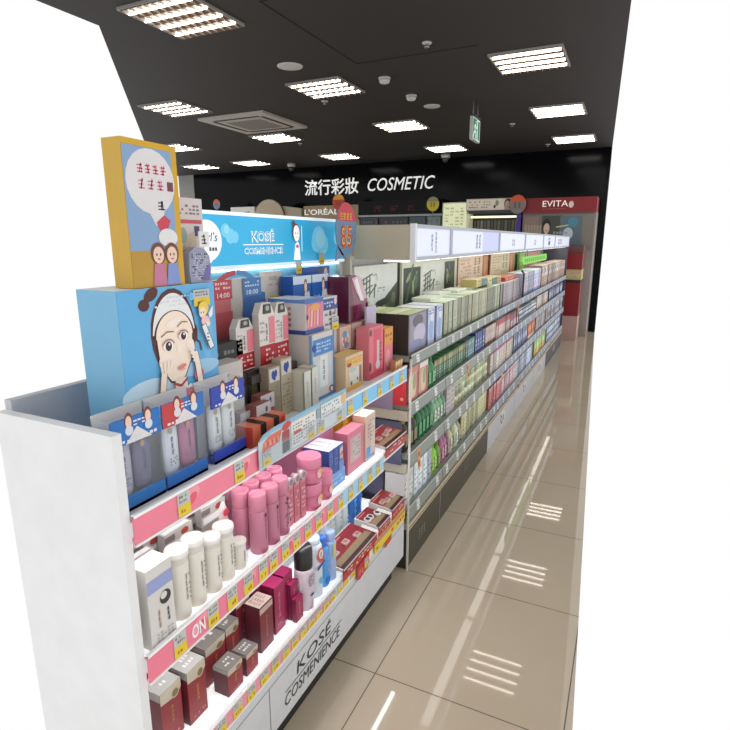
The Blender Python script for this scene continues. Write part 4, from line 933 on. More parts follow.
for i, (x, y0, y1, h) in enumerate(((-.806, 1.092, 1.142, .150), (-.814, 1.150, 1.196, .150), (-.865, 1.072, 1.132, .165), (-.780, 1.160, 1.198, .075), (-.798, 1.162, 1.200, .118))):
    carton('magenta_carton', 'magenta carton, %s' % ('front left of its group', 'front middle of its group with pale lettering', 'tall one at the back of its group', 'short one at the right end of its group', 'taller one behind the short magenta carton')[i], 'carton', x, y0, y1, .331, .331 + h, (.014 if i > 2 else .045), (156, 36, 84), (116, 22, 58), (170, 40, 98), deco=d_mag)

def bottle(name, label, cat, x, y, z, r, h, body, cap, ch=.24, deco=None, group=None, neck=.9, sx=1.0):
    t = thing(name, label, cat, (x, y, z), group)
    b = MB(); m = mat(body, .3); b.lathe([(r * .9, 0), (r, .004), (r, h * (1 - ch) - .012), (r * neck, h * (1 - ch))], m, 26, sx=sx)
    if deco: deco(Ink(b, FR(r * sx), .0012), r, h)
    b.build('body', t)
    b = MB(); c = mat(cap, .3); cr = r * neck; b.lathe([(cr * .98, h * (1 - ch)), (cr, h * (1 - ch) + .003), (cr, h - .006), (cr * .9, h), (0, h)], c, 26, sx=sx); b.build('cap', t)
    return t
def d_prem(k, r, h): k.ell(0, h * .5, r * .5, h * .10, mat((190, 176, 186))); k.marks(-r * .5, r * .5, h * .4, h * .58, 4, 4, mat((90, 70, 90)), .7); k.ell(0, h * .25, r * .35, h * .02, mat((60, 50, 60))); k.marks(-r * .4, r * .4, h * .1, h * .18, 2, 4, mat((160, 140, 150)))
bottle('hair_foam_bottle', 'white bottle with wide black cap at the front', 'bottle', -.800, 1.236, .331, .029, .205, (206, 190, 200), (28, 26, 28), .33, d_prem, 'black-capped bottles', .97)
bottle('hair_foam_bottle', 'white bottle with wide black cap behind the magenta cartons', 'bottle', -.893, 1.178, .331, .029, .205, (196, 176, 190), (28, 26, 28), .33, d_prem, 'black-capped bottles', .97)
def d_clean(k, r, h): k.ell(0, h * .72, r * .62, h * .13, mat((206, 66, 62)), .3); k.ell(0, h * .74, r * .4, h * .08, mat((226, 216, 206)), .3); k.glyphs(-r * .25, r * .25, h * .69, h * .79, 1, 1, mat((60, 60, 70))); k.bar((-r * .7, h * .52), (r * .7, h * .58), h * .05, mat((70, 60, 130))); k.ell(0, h * .28, r * .35, h * .06, mat((90, 170, 214)), .5)
bottle('cleanser_bottle', 'pale bottle with red oval badge and pale blue cap', 'bottle', -.808, 1.301, .331, .031, .200, (206, 214, 222), (196, 214, 226), .10, d_clean, None, .8)
def d_bw(k, r, h): k.glyphs(-r * .3, r * .3, h * .3, h * .65, 3, 1, mat((190, 220, 240))); k.ell(0, h * .12, r * .6, h * .08, mat((40, 110, 196)))
bottle('cleansing_water_bottle', 'bright blue bottle right of the red-badged bottle', 'bottle', -.803, 1.355, .331, .020, .175, (70, 150, 220), (50, 110, 200), .20, d_bw, None, .6)
bottle('cleansing_water_bottle', 'pale lavender-blue bottle with yellow sticker next to the blue bottle', 'bottle', -.800, 1.397, .331, .021, .172, (160, 182, 220), (150, 170, 214), .18, lambda k, r, h: k.rect(-r * .7, -r * .2, h * .5, h * .8, mat((214, 206, 90))), None, .85)
for i, (x, y) in enumerate(((-.875, 1.53), (-.880, 1.58), (-.880, 1.63), (-.880, 1.68))):
    bottle('small_bottle', 'small clear white bottle behind the red tester trays, %s in line' % ('first', 'second', 'third', 'fourth')[i], 'bottle', x - .02, y, .331, .018, .20 - .01 * (i % 2), (196, 204, 206), (206, 210, 212) if i < 3 else (40, 40, 44), .25, lambda k, r, h: k.marks(-r * .5, r * .5, h * .2, h * .6, 4, 3, mat((150, 170, 176)), .6))
for i in range(2):
    bottle('lotion_bottle', 'blue bottle behind the red tester trays, %s' % ('left', 'right')[i], 'bottle', -.900, 1.745 + i * .05, .331, .020, .235, (50, 110, 186), (40, 80, 150), .2, lambda k, r, h: k.marks(-r * .5, r * .5, h * .2, h * .6, 4, 3, mat((110, 180, 226)), .7))

t = thing('price_flag', 'oval red and grey-blue price flag lettered 85 on the header end', 'price flag', (-.95, 1.815, 1.465))
pts = []
for a in range(28):
    th = 2 * PI * a / 28; u, v = .082 * math.cos(th), .097 * math.sin(th); pts.append((u * math.cos(.12) - v * math.sin(.12) * .6, u * math.sin(.12) + v))
b = MB(); BLU = mat((98, 130, 160), .45); b.slab(FR(0), pts, 0, .003, BLU); b.slab(FR(0), [(-.068, -.052), (-.02, -.09), (-.085, -.108)], 0, .003, BLU); b.build('flag', t)
b = MB(); k = Ink(b, FR(.003)); k.poly([p for p in pts if p[1] > .028], mat((196, 48, 62), .45)); k.glyphs(-.052, .05, .034, .064, 1, 4, mat((236, 196, 30)))
for bold, c in ((.03, (232, 190, 90)), (0.0, (196, 60, 40))): k.text('85', -.045, .042, -.062, .018, mat(c), bold)
k.bar((.045, -.018), (.058, -.018), .008, mat((206, 90, 50))); b.build('print', t)
b = MB(); b.tube((-.005, -.03, -.05), (-.0965, -.03, -.075), .003, CLEAR, 6); b.build('clip_arm', t)

# ------------------------------------------------------------------ the long run of shelf bays behind
STRIP = mat((136, 142, 134), 0.4); STRIPB = mat((128, 138, 160), 0.4); FRAME = mat((176, 180, 188), 0.35, .4); DECK = mat((150, 152, 144), 0.5)
SHELF = ((.965, .925, .975), (.760, .712, .770), (.538, .482, .545), (.288, .232, .296))
BAYS = [(2.02, 2.50, (66, 62, 46), STRIP, 'nearest shelf bay with olive-black base, end panel and green poster'),
        (2.50, 3.55, (66, 62, 46), STRIP, 'shelf bay with olive-black base, second along the aisle'),
        (3.55, 4.50, (196, 196, 204), STRIPB, 'shelf bay with white base panel next to the olive-black base'),
        (4.50, 5.50, (196, 196, 204), STRIPB, 'shelf bay with white base panel in the middle of the white run'),
        (5.50, 6.38, (200, 198, 202), STRIPB, 'shelf bay with white base panel farthest along the white run'),
        (6.38, 7.90, (58, 56, 66), STRIPB, 'farthest shelf bay with dark grey base at the aisle end')]
bays = []
for bi, (y0, y1, base, strip, lb) in enumerate(BAYS):
    t = thing('shelf_bay', lb, 'shelf unit', (-.76, (y0 + y1) / 2, 0), 'shelf bays along the aisle'); bays.append(t)
    b = MB(); b.box(-1.1, -.766, y0, y1, 0, .188, mat(base, .45)); k = Ink(b, FR(-.766)); m = mat((120, 116, 100)) if base[0] < 80 else mat((110, 112, 120))
    if bi == 0: k.glyphs(2.17, 2.27, .06, .12, 1, 3, mat((150, 146, 126)))
    elif bi == 1: k.glyphs(2.95, 3.07, .08, .15, 2, 3, m)
    elif bi in (2, 3, 4): k.ell((y0 + y1) / 2, .10, .11, .065, mat((216, 216, 220))); k.path([((y0 + y1) / 2 - .07, .06), ((y0 + y1) / 2 - .06, .14), ((y0 + y1) / 2 - .02, .12), ((y0 + y1) / 2 - .055, .10), ((y0 + y1) / 2 - .01, .06)], .012, INK); k.path([((y0 + y1) / 2 + .01, .06), ((y0 + y1) / 2 + .03, .13), ((y0 + y1) / 2 + .06, .07)], .011, INK)
    else: k.ell((y0 + y1) / 2, .10, .12, .04, mat((130, 128, 136)))
    k.rect(y1 - .012, y1 - .004, 0, .188, mat((150, 150, 146))); wbuild(b, 'base_panel', t)
    b = MB(); b.box(-.80, -.757, y0, y1, .190, .216, mat((204, 188, 160), .4)); b.box(-.757, -.755, y0, y1, .2, .204, mat((120, 104, 84))); wbuild(b, 'base_trim', t)
    for si, (zd, zl, zh) in enumerate(SHELF):
        b = MB(); b.box(-1.1, -.772, y0 + .002, y1 - .002, zd - .022, zd, DECK); sh = wbuild(b, 'shelf', t)
        r = MB(); r.slab(lambda u, v, e=0: (-.766 + e + (zh - v) * .10, u, v), [(y0 + .004, zl), (y1 - .004, zl), (y1 - .004, zh), (y0 + .004, zh)], 0, .003, strip)
        kk = Ink(r, lambda u, v, e=0: (-.763 + e + (zh - v) * .10, u, v)); kk.rect(y0 + .004, y1 - .004, zh - .006, zh - .002, mat((206, 208, 204))); kk.rect(y0 + .004, y1 - .004, zl + .001, zl + .005, mat((90, 94, 92)))
        o = r.build('price_rail', sh); o.location = -t.location
        n = max(2, int((y1 - y0) / .17))
        for i in range(n):
            ty = y0 + (i + .5 + R.uniform(-.2, .2)) * (y1 - y0) / n
            q = MB(); pl = lambda u, v, e=0: (-.7625 + e + (zh - v) * .10, u, v); zz0, zz1 = zl + .008, zh - .010
            wob = (si * 7 + bi * 5 + i) % 11 == 3
            if wob: zz0 -= .045
            q.slab(pl, [(ty - .018, zz0), (ty + .018, zz0), (ty + .018, zz1), (ty - .018, zz1)], 0, .001, mat((214, 150, 84)) if wob else mat((226, 228, 226)))
            Ink(q, pl, .0015).marks(ty - .014, ty + .014, zz0 + .004, zz1 - .003, 2, 4, mat((150, 60, 40)) if wob else mat((140, 140, 140)), .8)
            o = q.build('price_tag', sh); o.location = -t.location
    b = MB(); b.box(-1.13, -1.1, y0, y1, .19, 1.36, mat((196, 198, 190), .5) if bi else mat((206, 208, 212), .5)); wbuild(b, 'back_panel', t)
    for y in ((y0,) if bi else (y0, )):
        b = MB(); b.box(-1.10, -1.075, y, y + .028, .19, 1.37, mat((214, 212, 200), .4)); wbuild(b, 'upright', t)
    # lit header box
    b = MB(); b.box(-1.02, -.765, y0, y1, 1.352, 1.488, mat((190, 178, 154), .55)); hd = wbuild(b, 'header', t)
    b = MB()
    for a, c, z0, z1 in ((y0, y1, 1.476, 1.490), (y0, y1, 1.350, 1.364), (y0, y0 + .022, 1.364, 1.476), (y1 - .008, y1, 1.364, 1.476)): b.box(-.766, -.755, a, c, z0, z1, FRAME)
    if bi == 0: b.box(-.775, -.753, y0 - .004, y0 + .014, 1.346, 1.492, mat((232, 232, 236), .4))
    o = b.build('frame', hd); o.location = -t.location
    b = MB(); b.box(-.766, -.7605, y0 + .022, y1 - .008, 1.364, 1.476, mat((222, 228, 246), .3, emit=.20, vary=.02)); k = Ink(b, FR(-.7605)); g = mat((128, 134, 146), emit=.15)
    w = y1 - y0
    if bi == 0: k.glyphs(y0 + w * .42, y0 + w * .50, 1.385, 1.455, 4, 1, g); k.glyphs(y0 + w * .53, y0 + w * .60, 1.375, 1.465, 5, 1, g)
    elif bi == 1: k.glyphs(y0 + w * .44, y0 + w * .56, 1.385, 1.462, 4, 2, g); k.rect(y0 + w * .60, y1 - .01, 1.365, 1.475, mat((196, 204, 240), emit=.20, vary=.02))
    elif bi == 4: k.rect(y0 + w * .42, y0 + w * .56, 1.385, 1.455, mat((40, 44, 80))); k.ell(y0 + w * .49, 1.435, .04, .012, mat((220, 224, 236), emit=.3))
    elif bi == 5: k.glyphs(y0 + w * .2, y0 + w * .45, 1.385, 1.455, 2, 3, mat((80, 86, 110)))
    else: k.glyphs(y0 + w * .45, y0 + w * .58, 1.39, 1.44, 2, 2, g)
    o = b.build('light_panel', hd); o.location = -t.location
for t, (y0, y1, *_r) in zip(bays, BAYS):
    b = MB(); b.box(-.90, -.80, y0 + .03, y1 - .03, 1.344, 1.352, SOFT); wbuild(b, 'lamp_diffuser', t)
t = bays[0]
b = MB(); b.box(-1.13, -1.03, 2.006, 2.02, 0, 1.37, mat((198, 190, 172), .5)); wbuild(b, 'end_upright', t)
b = MB(); b.box(-.762, -.754, 2.004, 2.011, 0.0, .96, mat((214, 212, 204), .35)); wbuild(b, 'edge_trim', t)
for z in (.725, .49):
    b = MB(); b.box(-1.03, -.768, 2.004, 2.018, z - .03, z + .012, mat((186, 178, 160), .5)); wbuild(b, 'shelf_bracket', t)
t = bays[-1]
b = MB(); b.box(-1.13, -.766, 7.90, 7.92, 0, 1.36, mat((84, 84, 96), .4)); wbuild(b, 'end_panel', t)

# cards seen at the open end of the first bay
carton('hanging_card', 'red card hanging at the open end of the first shelf bay', 'card', -.772, 1.990, 1.996, .765, .905, .055, (178, 40, 50), (186, 44, 54), deco=lambda f, s, tp, w, h, d: s.ell(-d * .3, h * .2, d * .14, h * .05, mat((220, 170, 150))))
carton('hanging_card', 'mauve-grey card behind the red one at the first bay end', 'card', -.832, 1.998, 2.003, .740, .905, .19, (120, 108, 130), (146, 130, 156))
carton('hanging_card', 'dark slate card at the first bay end above the red tester trays', 'card', -.79, 1.995, 2.001, .50, .690, .15, (70, 72, 96), (86, 86, 112))
carton('hanging_card', 'dark round-printed card at the first bay end by the bottom shelf', 'card', -.87, 1.995, 2.001, .335, .455, .12, (60, 58, 84), (66, 62, 92), deco=lambda f, s, tp, w, h, d: s.ell(-d * .4, h * .5, d * .4, h * .42, mat((88, 84, 110))))
carton('hanging_card', 'white card at the first bay end beside the dark round-printed one', 'card', -.772, 1.996, 2.001, .335, .458, .09, (206, 206, 206), (214, 212, 210))

# posters on the back panels
def poster(label, y0, y1, z0, z1, draw, x=-1.060, frame=None, cat='poster'):
    t = thing('poster', label, cat, (x, y0, z0)); w, h = y1 - y0, z1 - z0
    b = MB(); b.box(-.012, 0, 0, w, 0, h, mat(frame or (226, 228, 214))); b.build('board', t)
    b = MB(); k = Ink(b, FR(0), .0004); draw(k, w, h); b.build('print', t); return t
DG = mat((58, 72, 58)); MGN = mat((96, 122, 84)); LG = mat((150, 176, 124)); PAPER = mat((228, 232, 226)); BR = mat((96, 106, 92))
def brush(k, u0, u1, v0, v1):
    du = u1 - u0; dv = v1 - v0
    for i in range(4): k.bar((u0 + du * .02, v0 + dv * (.12 + i * .2)), (u0 + du * (.5 + .1 * (i % 2)), v0 + dv * (.32 + i * .2)), dv * .05, BR)
    for i in range(3): k.bar((u0 + du * (.12 + i * .16), v0 + dv * .1), (u0 + du * (.16 + i * .15), v0 + dv * (.75 + .08 * i)), du * .05, BR)
    k.bar((u0 + du * .45, v0 + dv * .2), (u0 + du * .8, v0 + dv * .5), dv * .06, BR); k.bar((u0 + du * .68, v0 + dv * .05), (u0 + du * .72, v0 + dv * .55), du * .05, BR); k.path([(u0 + du * .6, v0 + dv * .85), (u0 + du * .8, v0 + dv * .9), (u0 + du * .85, v0 + dv * .65)], dv * .04, mat((170, 178, 168)))
    k.marks(u0 + du * .85, u0 + du * 1.25, v0 + dv * .22, v0 + dv * .42, 2, 4, mat((150, 160, 150)))
def dr1(k, w, h):
    k.rect(0, w, 0, h, PAPER); k.poly([(.12 * w, .26 * h), (.2 * w, .18 * h), (.3 * w, .02 * h), (w, .02 * h), (w, .62 * h), (.86 * w, .5 * h), (.68 * w, .34 * h), (.5 * w, .30 * h), (.38 * w, .20 * h), (.30 * w, .26 * h)], DG)
    k.poly([(.45 * w, .05 * h), (.95 * w, .05 * h), (.95 * w, .4 * h), (.7 * w, .2 * h)], mat((84, 104, 78))); k.ell(.66 * w, .14 * h, .05 * w, .06 * h, LG); k.ell(.9 * w, .3 * h, .06 * w, .12 * h, mat((120, 118, 100))); k.ell(.3 * w, .2 * h, .05 * w, .08 * h, PAPER)
    brush(k, .12 * w, .56 * w, .36 * h, .88 * h)
poster('white brush-lettered poster with dark green wave, nearest on the back panel', 2.10, 2.585, 1.075, 1.318, dr1)
def leaf(k, w, h, u0, u1, v0, v1):
    k.rect(u0 * w, u1 * w, v0 * h, v1 * h, mat((52, 58, 58))); n = 9
    for i in range(n):
        a = R.uniform(.2, 2.6); cu = (u0 + (u1 - u0) * R.uniform(.2, .8)) * w; cv = (v0 + (v1 - v0) * R.uniform(.12, .85)) * h
        k.ell(cu, cv, (u1 - u0) * w * R.uniform(.12, .28), h * .05, R.choice([MGN, LG, mat((120, 150, 100)), mat((76, 104, 72))]), a)
def dr2(k, w, h):
    k.rect(0, w, 0, h, mat((222, 228, 204))); leaf(k, w, h, .02, .28, .12, .86); k.poly([(.26 * w, .05 * h), (.3 * w, .92 * h), (.76 * w, .94 * h), (.70 * w, .5 * h), (.66 * w, .1 * h)], PAPER); leaf(k, w, h, .72, .94, .20, .9); brush(k, .32 * w, .58 * w, .30 * h, .80 * h)
    k.rect(0, w, 0, .06 * h, mat((214, 224, 190)))
poster('green leaf poster with white brush-lettered middle on the back panel', 2.65, 3.655, 1.045, 1.326, dr2)
def dro(seed):
    def f(k, w, h):
        k.rect(0, w, 0, h, mat((244, 222, 200))); k.rect(0, w, 0, h * .14, mat((210, 96, 58))); k.rect(w * .78, w, 0, h, mat((206, 112, 70))); k.rect(w * .84, w * .93, h * .3, h * .9, mat((226, 160, 120)))
        k.glyphs(w * .46, w * .72, h * .5, h * .92, 2, 2, mat((190, 150, 120))); k.marks(w * .06, w * .40, h * .22, h * .9, 9, 5, mat((222, 170, 146)), .7); k.rect(w * .42, w * .74, h * .2, h * .46, mat((224, 204, 180)))
    return f
poster('orange-bordered pale poster, first of two right of the green leaf poster', 3.69, 4.57, 1.02, 1.335, dro(1), frame=(214, 120, 80))
poster('orange-bordered pale poster, second of two farther along', 4.66, 5.68, 1.02, 1.335, dro(2), frame=(214, 120, 80))
poster('lime green card behind the white cartons far along the top shelf', 5.95, 6.35, 1.03, 1.30, lambda k, w, h: (k.rect(0, w * .12, 0, h, mat((60, 80, 50))), k.rect(w * .12, w, 0, h, mat((140, 200, 80))), k.marks(w * .3, w * .9, h * .2, h * .9, 5, 3, mat((196, 226, 150)))), x=-1.060, frame=(150, 206, 90))
poster('pink picture card far along the top shelf', 6.40, 7.35, 1.03, 1.29, lambda k, w, h: (k.rect(0, w, 0, h, mat((214, 150, 140))), k.rect(w * .1, w * .35, h * .3, h * .9, mat((180, 150, 170))), k.ell(w * .7, h * .55, w * .2, h * .2, mat((226, 196, 170))), k.marks(w * .05, w * .9, h * .03, h * .25, 2, 8, mat((206, 90, 90)), .7)), x=-1.060, frame=(214, 160, 150))
t = thing('sign_strip', 'bright neon green lettered strip above the far top shelf', 'sign', (-.785, 4.62, 1.235))
b = MB(); b.slab(FR(0), [(0, 0), (1.35, 0), (1.4, .03), (1.35, .065), (.7, .06), (0, .065), (-.04, .03)], -.006, 0, mat((140, 236, 70), .5)); k = Ink(b, FR(0)); k.glyphs(.06, 1.3, .014, .052, 1, 12, mat((40, 140, 30))); b.build('board', t)
b = MB()
for y in (.2, 1.1): b.tube((-.003, y, .06), (-.003, y, .1145), .004, GREY, 6)
b.build('hanger', t)

# ------------------------------------------------------------------ goods on the long shelves
def p_box(w, d, h, cf, cs, ct, draw=None):
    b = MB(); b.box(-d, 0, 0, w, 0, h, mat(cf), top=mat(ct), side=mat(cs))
    if draw: draw(Ink(b, FR(0)), w, h)
    return b
def p_bottle(r, h, body, cap, label=None, ch=.2, shoulder=.55):
    b = MB(); m = mat(body, .25); c = mat(cap, .35); zc = h * (1 - ch)
    b.lathe([(r * .92, 0), (r, .004), (r, zc * .82), (r * shoulder, zc * .97), (r * .42, zc), (r * .5, zc + .001), (r * .5, h - .004), (r * .42, h), (0, h)], m, 12, (-r, r), segm=[m, m, m, m, c, c, c, c])
    if label: k = Ink(b, FR(.0), .0005); k.rect(r * .35, r * 1.65, h * .15, h * .5, mat(label)); k.marks(r * .5, r * 1.5, h * .2, h * .45, 2, 3, mat((110, 120, 110)), .8)
    return b
def p_pouch(w, h, d, col, band, draw=None):
    b = MB(); b.slab(FR(0), [(w * .06, 0), (w * .94, 0), (w, h * .1), (w * .97, h * .9), (w, h), (0, h), (w * .03, h * .9), (0, h * .1)], -d, 0, mat(col, .35), mat([v * .85 for v in col]))
    k = Ink(b, FR(0)); k.rect(w * .04, w * .96, h * .84, h * .98, mat(band))
    if draw: draw(k, w, h)
    else: k.ell(w * .5, h * .45, w * .3, h * .25, mat([min(255, v * 1.12) for v in col])); k.marks(w * .15, w * .85, h * .12, h * .7, 4, 3, mat([v * .7 for v in col]), .6)
    return b
def p_tube(w, h, col, cap):
    b = MB(); m = mat(col, .3); c = mat(cap, .35); r = w * .46
    b.lathe([(r * .7, 0), (r * .72, h * .16), (r * .96, h * .18), (r, h * .4), (r * 1.02, h * .97), (r * 1.02, h)], m, 12, (-r * .5, w / 2), sx=.45, segm=[c, c, m, m, m])
    Ink(b, FR(-r * .05), .001).marks(w * .28, w * .72, h * .3, h * .85, 4, 2, mat([v * .65 for v in col]), .8)
    return b
def p_jar(r, h, col, lid):
    b = MB(); m = mat(col, .3); c = mat(lid, .35); b.lathe([(r * .9, 0), (r, .003), (r, h * .55), (r * 1.04, h * .57), (r * 1.04, h * .97), (r * .98, h), (0, h)], m, 14, (-r, r), segm=[m, m, m, c, c, c]); return b

def shades(me):
    """the same goods in slightly different print runs"""
    out = [me]
    for f in (.84, 1.12):
        c = me.copy()
        for i, m in enumerate(c.materials):
            a = _args[m.name]; c.materials[i] = mat([max(0, min(255, int(v * f * (1 + .05 * (q - 1))))) for q, v in enumerate(a[0])], *a[1:])
        out.append(c)
    return out
def row(name, label, cat, group, mb, s, y0, y1, pitch, x=-.80, deep=1, dstep=.06, dz=0.0, high=1, hstep=.06):
    """a shelf row: one mesh copied to every place"""
    first = None; n = max(1, int(round((y1 - y0) / pitch))); kinds = []
    for lv in range(high):
        for dd in range(deep):
            for i in range(n):
                loc = (x - dd * dstep - R.uniform(0, .004), y0 + i * pitch, SHELF[s][0] + .001 + dz + lv * hstep)
                if first is None:
                    first = mb.build(name, None, loc); tag(first, label, cat, group); kinds = shades(first.data)
                else:
                    o = first.copy(); COL.objects.link(o); o.location = loc; o.data = R.choice(kinds)
                    if high == 1: o.rotation_euler.z = R.uniform(-.035, .035)
    return first
def marks_(col, r=4, c=2): return lambda k, w, h: k.marks(w * .15, w * .85, h * .12, h * .9, r, c, mat(col), .7)

# top shelf
def d_pic(k, w, h): k.rect(w * .04, w * .96, h * .04, h * .96, mat((150, 144, 160))); k.ell(w * .5, h * .78, w * .3, h * .16, mat((96, 90, 96))); k.ell(w * .6, h * .45, w * .34, h * .25, mat((190, 184, 204))); k.ell(w * .4, h * .2, w * .4, h * .12, mat((130, 134, 170)))
for i in range(4):
    o = p_box(.215, .055, .168, (120, 112, 120), (58, 48, 42), (214, 218, 176) if i % 2 else (186, 196, 140), d_pic).build('mask_box', None, (-.785 - i * .058, 2.045, .966))
    tag(o, 'dark box with grey-violet picture at the top shelf end, %s one from the aisle' % ('first', 'second', 'third', 'fourth')[i], 'box')
def d_bl2(k, w, h): k.rect(w * .2, w, 0, h, mat((196, 206, 226))); k.ell(w * .6, h * .4, w * .28, h * .26, mat((150, 176, 216))); k.ell(w * .7, h * .75, w * .2, h * .14, mat((224, 228, 234))); k.marks(w * .3, w * .9, h * .8, h * .95, 2, 3, mat((80, 96, 150)))
for i in range(2):
    o = p_box(.112, .15, .168, (70, 84, 150), (48, 64, 136), (224, 228, 232), d_bl2).build('mask_box', None, (-.79, 2.275 + i * .122, .966)); tag(o, 'blue and white box beside the dark picture boxes on the top shelf, %s one' % ('left', 'right')[i], 'box')
def d_olive(k, w, h): k.rect(w * .04, w * .1, 0, h, mat((116, 122, 92))); k.rect(w * .1, w * .96, h * .02, h * .96, mat((172, 168, 140))); k.glyphs(w * .3, w * .62, h * .48, h * .66, 3, 1, mat((120, 92, 84))); k.marks(w * .2, w * .85, h * .1, h * .4, 4, 3, mat((140, 140, 112)), .6); k.rect(0, w, 0, h * .05, mat((84, 104, 70)))
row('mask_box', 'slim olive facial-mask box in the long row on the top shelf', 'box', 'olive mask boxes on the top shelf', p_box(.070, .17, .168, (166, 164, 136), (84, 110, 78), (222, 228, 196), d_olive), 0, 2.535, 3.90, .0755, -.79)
for i, (y, x) in enumerate(((2.56, -.87), (2.80, -.90), (3.06, -.88), (3.30, -.86))):
    b = p_box(.20, .10, .012, (226, 230, 216), (206, 210, 196), (232, 236, 224)); o = b.build('leaflet_pack', None, (x, y, .966 + .170)); tag(o, 'white leaflet pack lying on the olive boxes, %s from the near end' % ('first', 'second', 'third', 'fourth')[i], 'leaflet')
cols = [(216, 196, 120), (110, 150, 160), (226, 206, 140), (90, 140, 150), (214, 170, 90)]
for i in range(5):
    o = p_box(.13, .10, .045, cols[i], [v * .8 for v in cols[i]], (216, 206, 160), marks_((90, 80, 70), 2, 4)).build('soap_box', None, (-.83, 3.30 + i * .145, .966 + .184 * (i < 2) + .171 * (i >= 2) )); 
    tag(o, '%s small box lying on top of the olive row' % ('yellow', 'teal', 'pale yellow', 'blue-green', 'amber')[i], 'box')
    if i < 2: o.location.z = .966 + .184
row('cream_box', 'grey-lilac box in the top shelf row after the olive boxes', 'box', 'grey-lilac boxes on the top shelf', p_box(.088, .14, .165, (168, 154, 158), (140, 130, 140), (214, 206, 206), marks_((130, 116, 130), 5, 3)), 0, 3.925, 4.60, .093, -.79)
o = p_box(.44, .10, .03, (196, 80, 60), (150, 60, 50), (206, 140, 100), marks_((236, 200, 160), 1, 6)).build('promotion_box', None, (-.82, 4.10, .966 + .166)); tag(o, 'red-orange flat box lying on the grey-lilac boxes', 'box')
b = MB(); b.tube((0, 0, 0), (0, 0, .20), .008, INK, 8); b.tube((0, 0, .20), (0, -.10, .225), .008, INK, 8); tag(b.build('hook_divider', None, (-.775, 4.635, .966)), 'black hooked divider rod on the top shelf before the white cartons', 'divider')
row('wipes_pack', 'white and lilac pack in the top shelf row under the green neon strip', 'pack', 'white-lilac packs on the top shelf', p_box(.150, .14, .195, (206, 200, 212), (176, 174, 196), (226, 224, 230), lambda k, w, h: (k.ell(w * .4, h * .35, w * .3, h * .15, mat((196, 150, 186)), .4), k.rect(0, w, 0, h * .16, mat((130, 140, 180))), k.marks(w * .1, w * .9, h * .55, h * .85, 2, 4, mat((150, 150, 190)), .7))), 0, 4.68, 5.75, .156, -.79)
def d_pet(k, w, h): k.ell(w * .5, h * .72, w * .36, h * .2, mat((226, 214, 204))); k.ell(w * .36, h * .74, w * .16, h * .13, mat((40, 36, 38))); k.rect(w * .1, w * .9, h * .05, h * .45, mat((150, 116, 104))); k.marks(w * .15, w * .85, h * .08, h * .42, 3, 3, mat((216, 190, 160)), .7)
row('tissue_box', 'brown-beige pack with black and white spot at the far top shelf', 'pack', 'brown-beige packs on the top shelf', p_box(.168, .14, .215, (190, 160, 146), (150, 120, 116), (206, 180, 160), d_pet), 0, 5.78, 7.85, .174, -.79)

# second shelf
def d_pp(k, w, h): k.ell(w * .45, h * .45, w * .3, h * .34, mat((216, 196, 160))); k.ell(w * .55, h * .55, w * .16, h * .24, mat((150, 160, 110))); k.rect(w * .8, w * .96, h * .1, h * .8, mat((196, 90, 86)))
for i in range(2):
    o = p_pouch(.120, .150, .02, (206, 150, 136), (226, 220, 214) if i else (206, 130, 110), d_pp).build('mask_pouch', None, (-.775, 2.030 + i * .124, .762)); tag(o, 'salmon pouch with leaf picture at the near end of the second shelf, %s one' % ('left', 'right')[i], 'pouch')
    for q in range(2):
        c = o.copy(); COL.objects.link(c); c.location.x -= .03 * (q + 1); c['label'] = 'salmon leaf-picture pouch standing %s behind the %s front one' % (('directly', 'farther')[q], ('left', 'right')[i])
row('gel_bottle', 'clear green bottle on the second shelf beside the salmon pouches', 'bottle', 'green bottles by the salmon pouches', p_bottle(.025, .148, (60, 130, 76), (40, 110, 60), (110, 170, 120)), 1, 2.285, 2.39, .052, -.775, 2)
row('gel_tube', 'slim dark green carton in the second shelf row under the olive boxes', 'carton', 'dark green slim cartons', p_box(.034, .06, .112, (74, 110, 72), (46, 84, 54), (96, 150, 90), lambda k, w, h: (k.rect(0, w, h * .72, h * .94, mat((170, 150, 90))), k.marks(w * .2, w * .8, h * .1, h * .65, 5, 1, mat((170, 196, 160)), .9))), 1, 2.40, 2.95, .037, -.785)
o = p_box(.50, .01, .140, (60, 130, 70), (50, 110, 60), (70, 150, 80), lambda k, w, h: (k.rect(0, w * .25, h * .0, h, mat((176, 170, 166))), k.marks(w * .02, w * .6, h * .72, h * .86, 1, 8, mat((206, 90, 60)), .9), k.ell(w * .6, h * .9, w * .2, h * .2, mat((40, 150, 60))))).build('shelf_card', None, (-.862, 2.41, .762)); tag(o, 'green and grey backing card behind the slim green cartons', 'card')
row('gel_tube', 'slim teal-grey carton next to the dark green ones on the second shelf', 'carton', 'teal-grey slim cartons', p_box(.036, .06, .112, (96, 120, 116), (70, 96, 100), (130, 150, 140), marks_((170, 190, 186), 4, 1)), 1, 2.96, 3.16, .039, -.785)
row('eye_cream_carton', 'slim deep blue carton on the second shelf', 'carton', 'deep blue slim cartons', p_box(.042, .06, .125, (70, 90, 150), (54, 70, 130), (170, 180, 210), marks_((190, 196, 220), 4, 1)), 1, 3.17, 3.40, .045, -.785)
row('white_tube', 'pale tube with pink mark on the second shelf past the blue cartons', 'tube', 'pale pink-marked tubes', p_tube(.045, .125, (206, 186, 176), (190, 130, 110)), 1, 3.42, 3.70, .048, -.78)
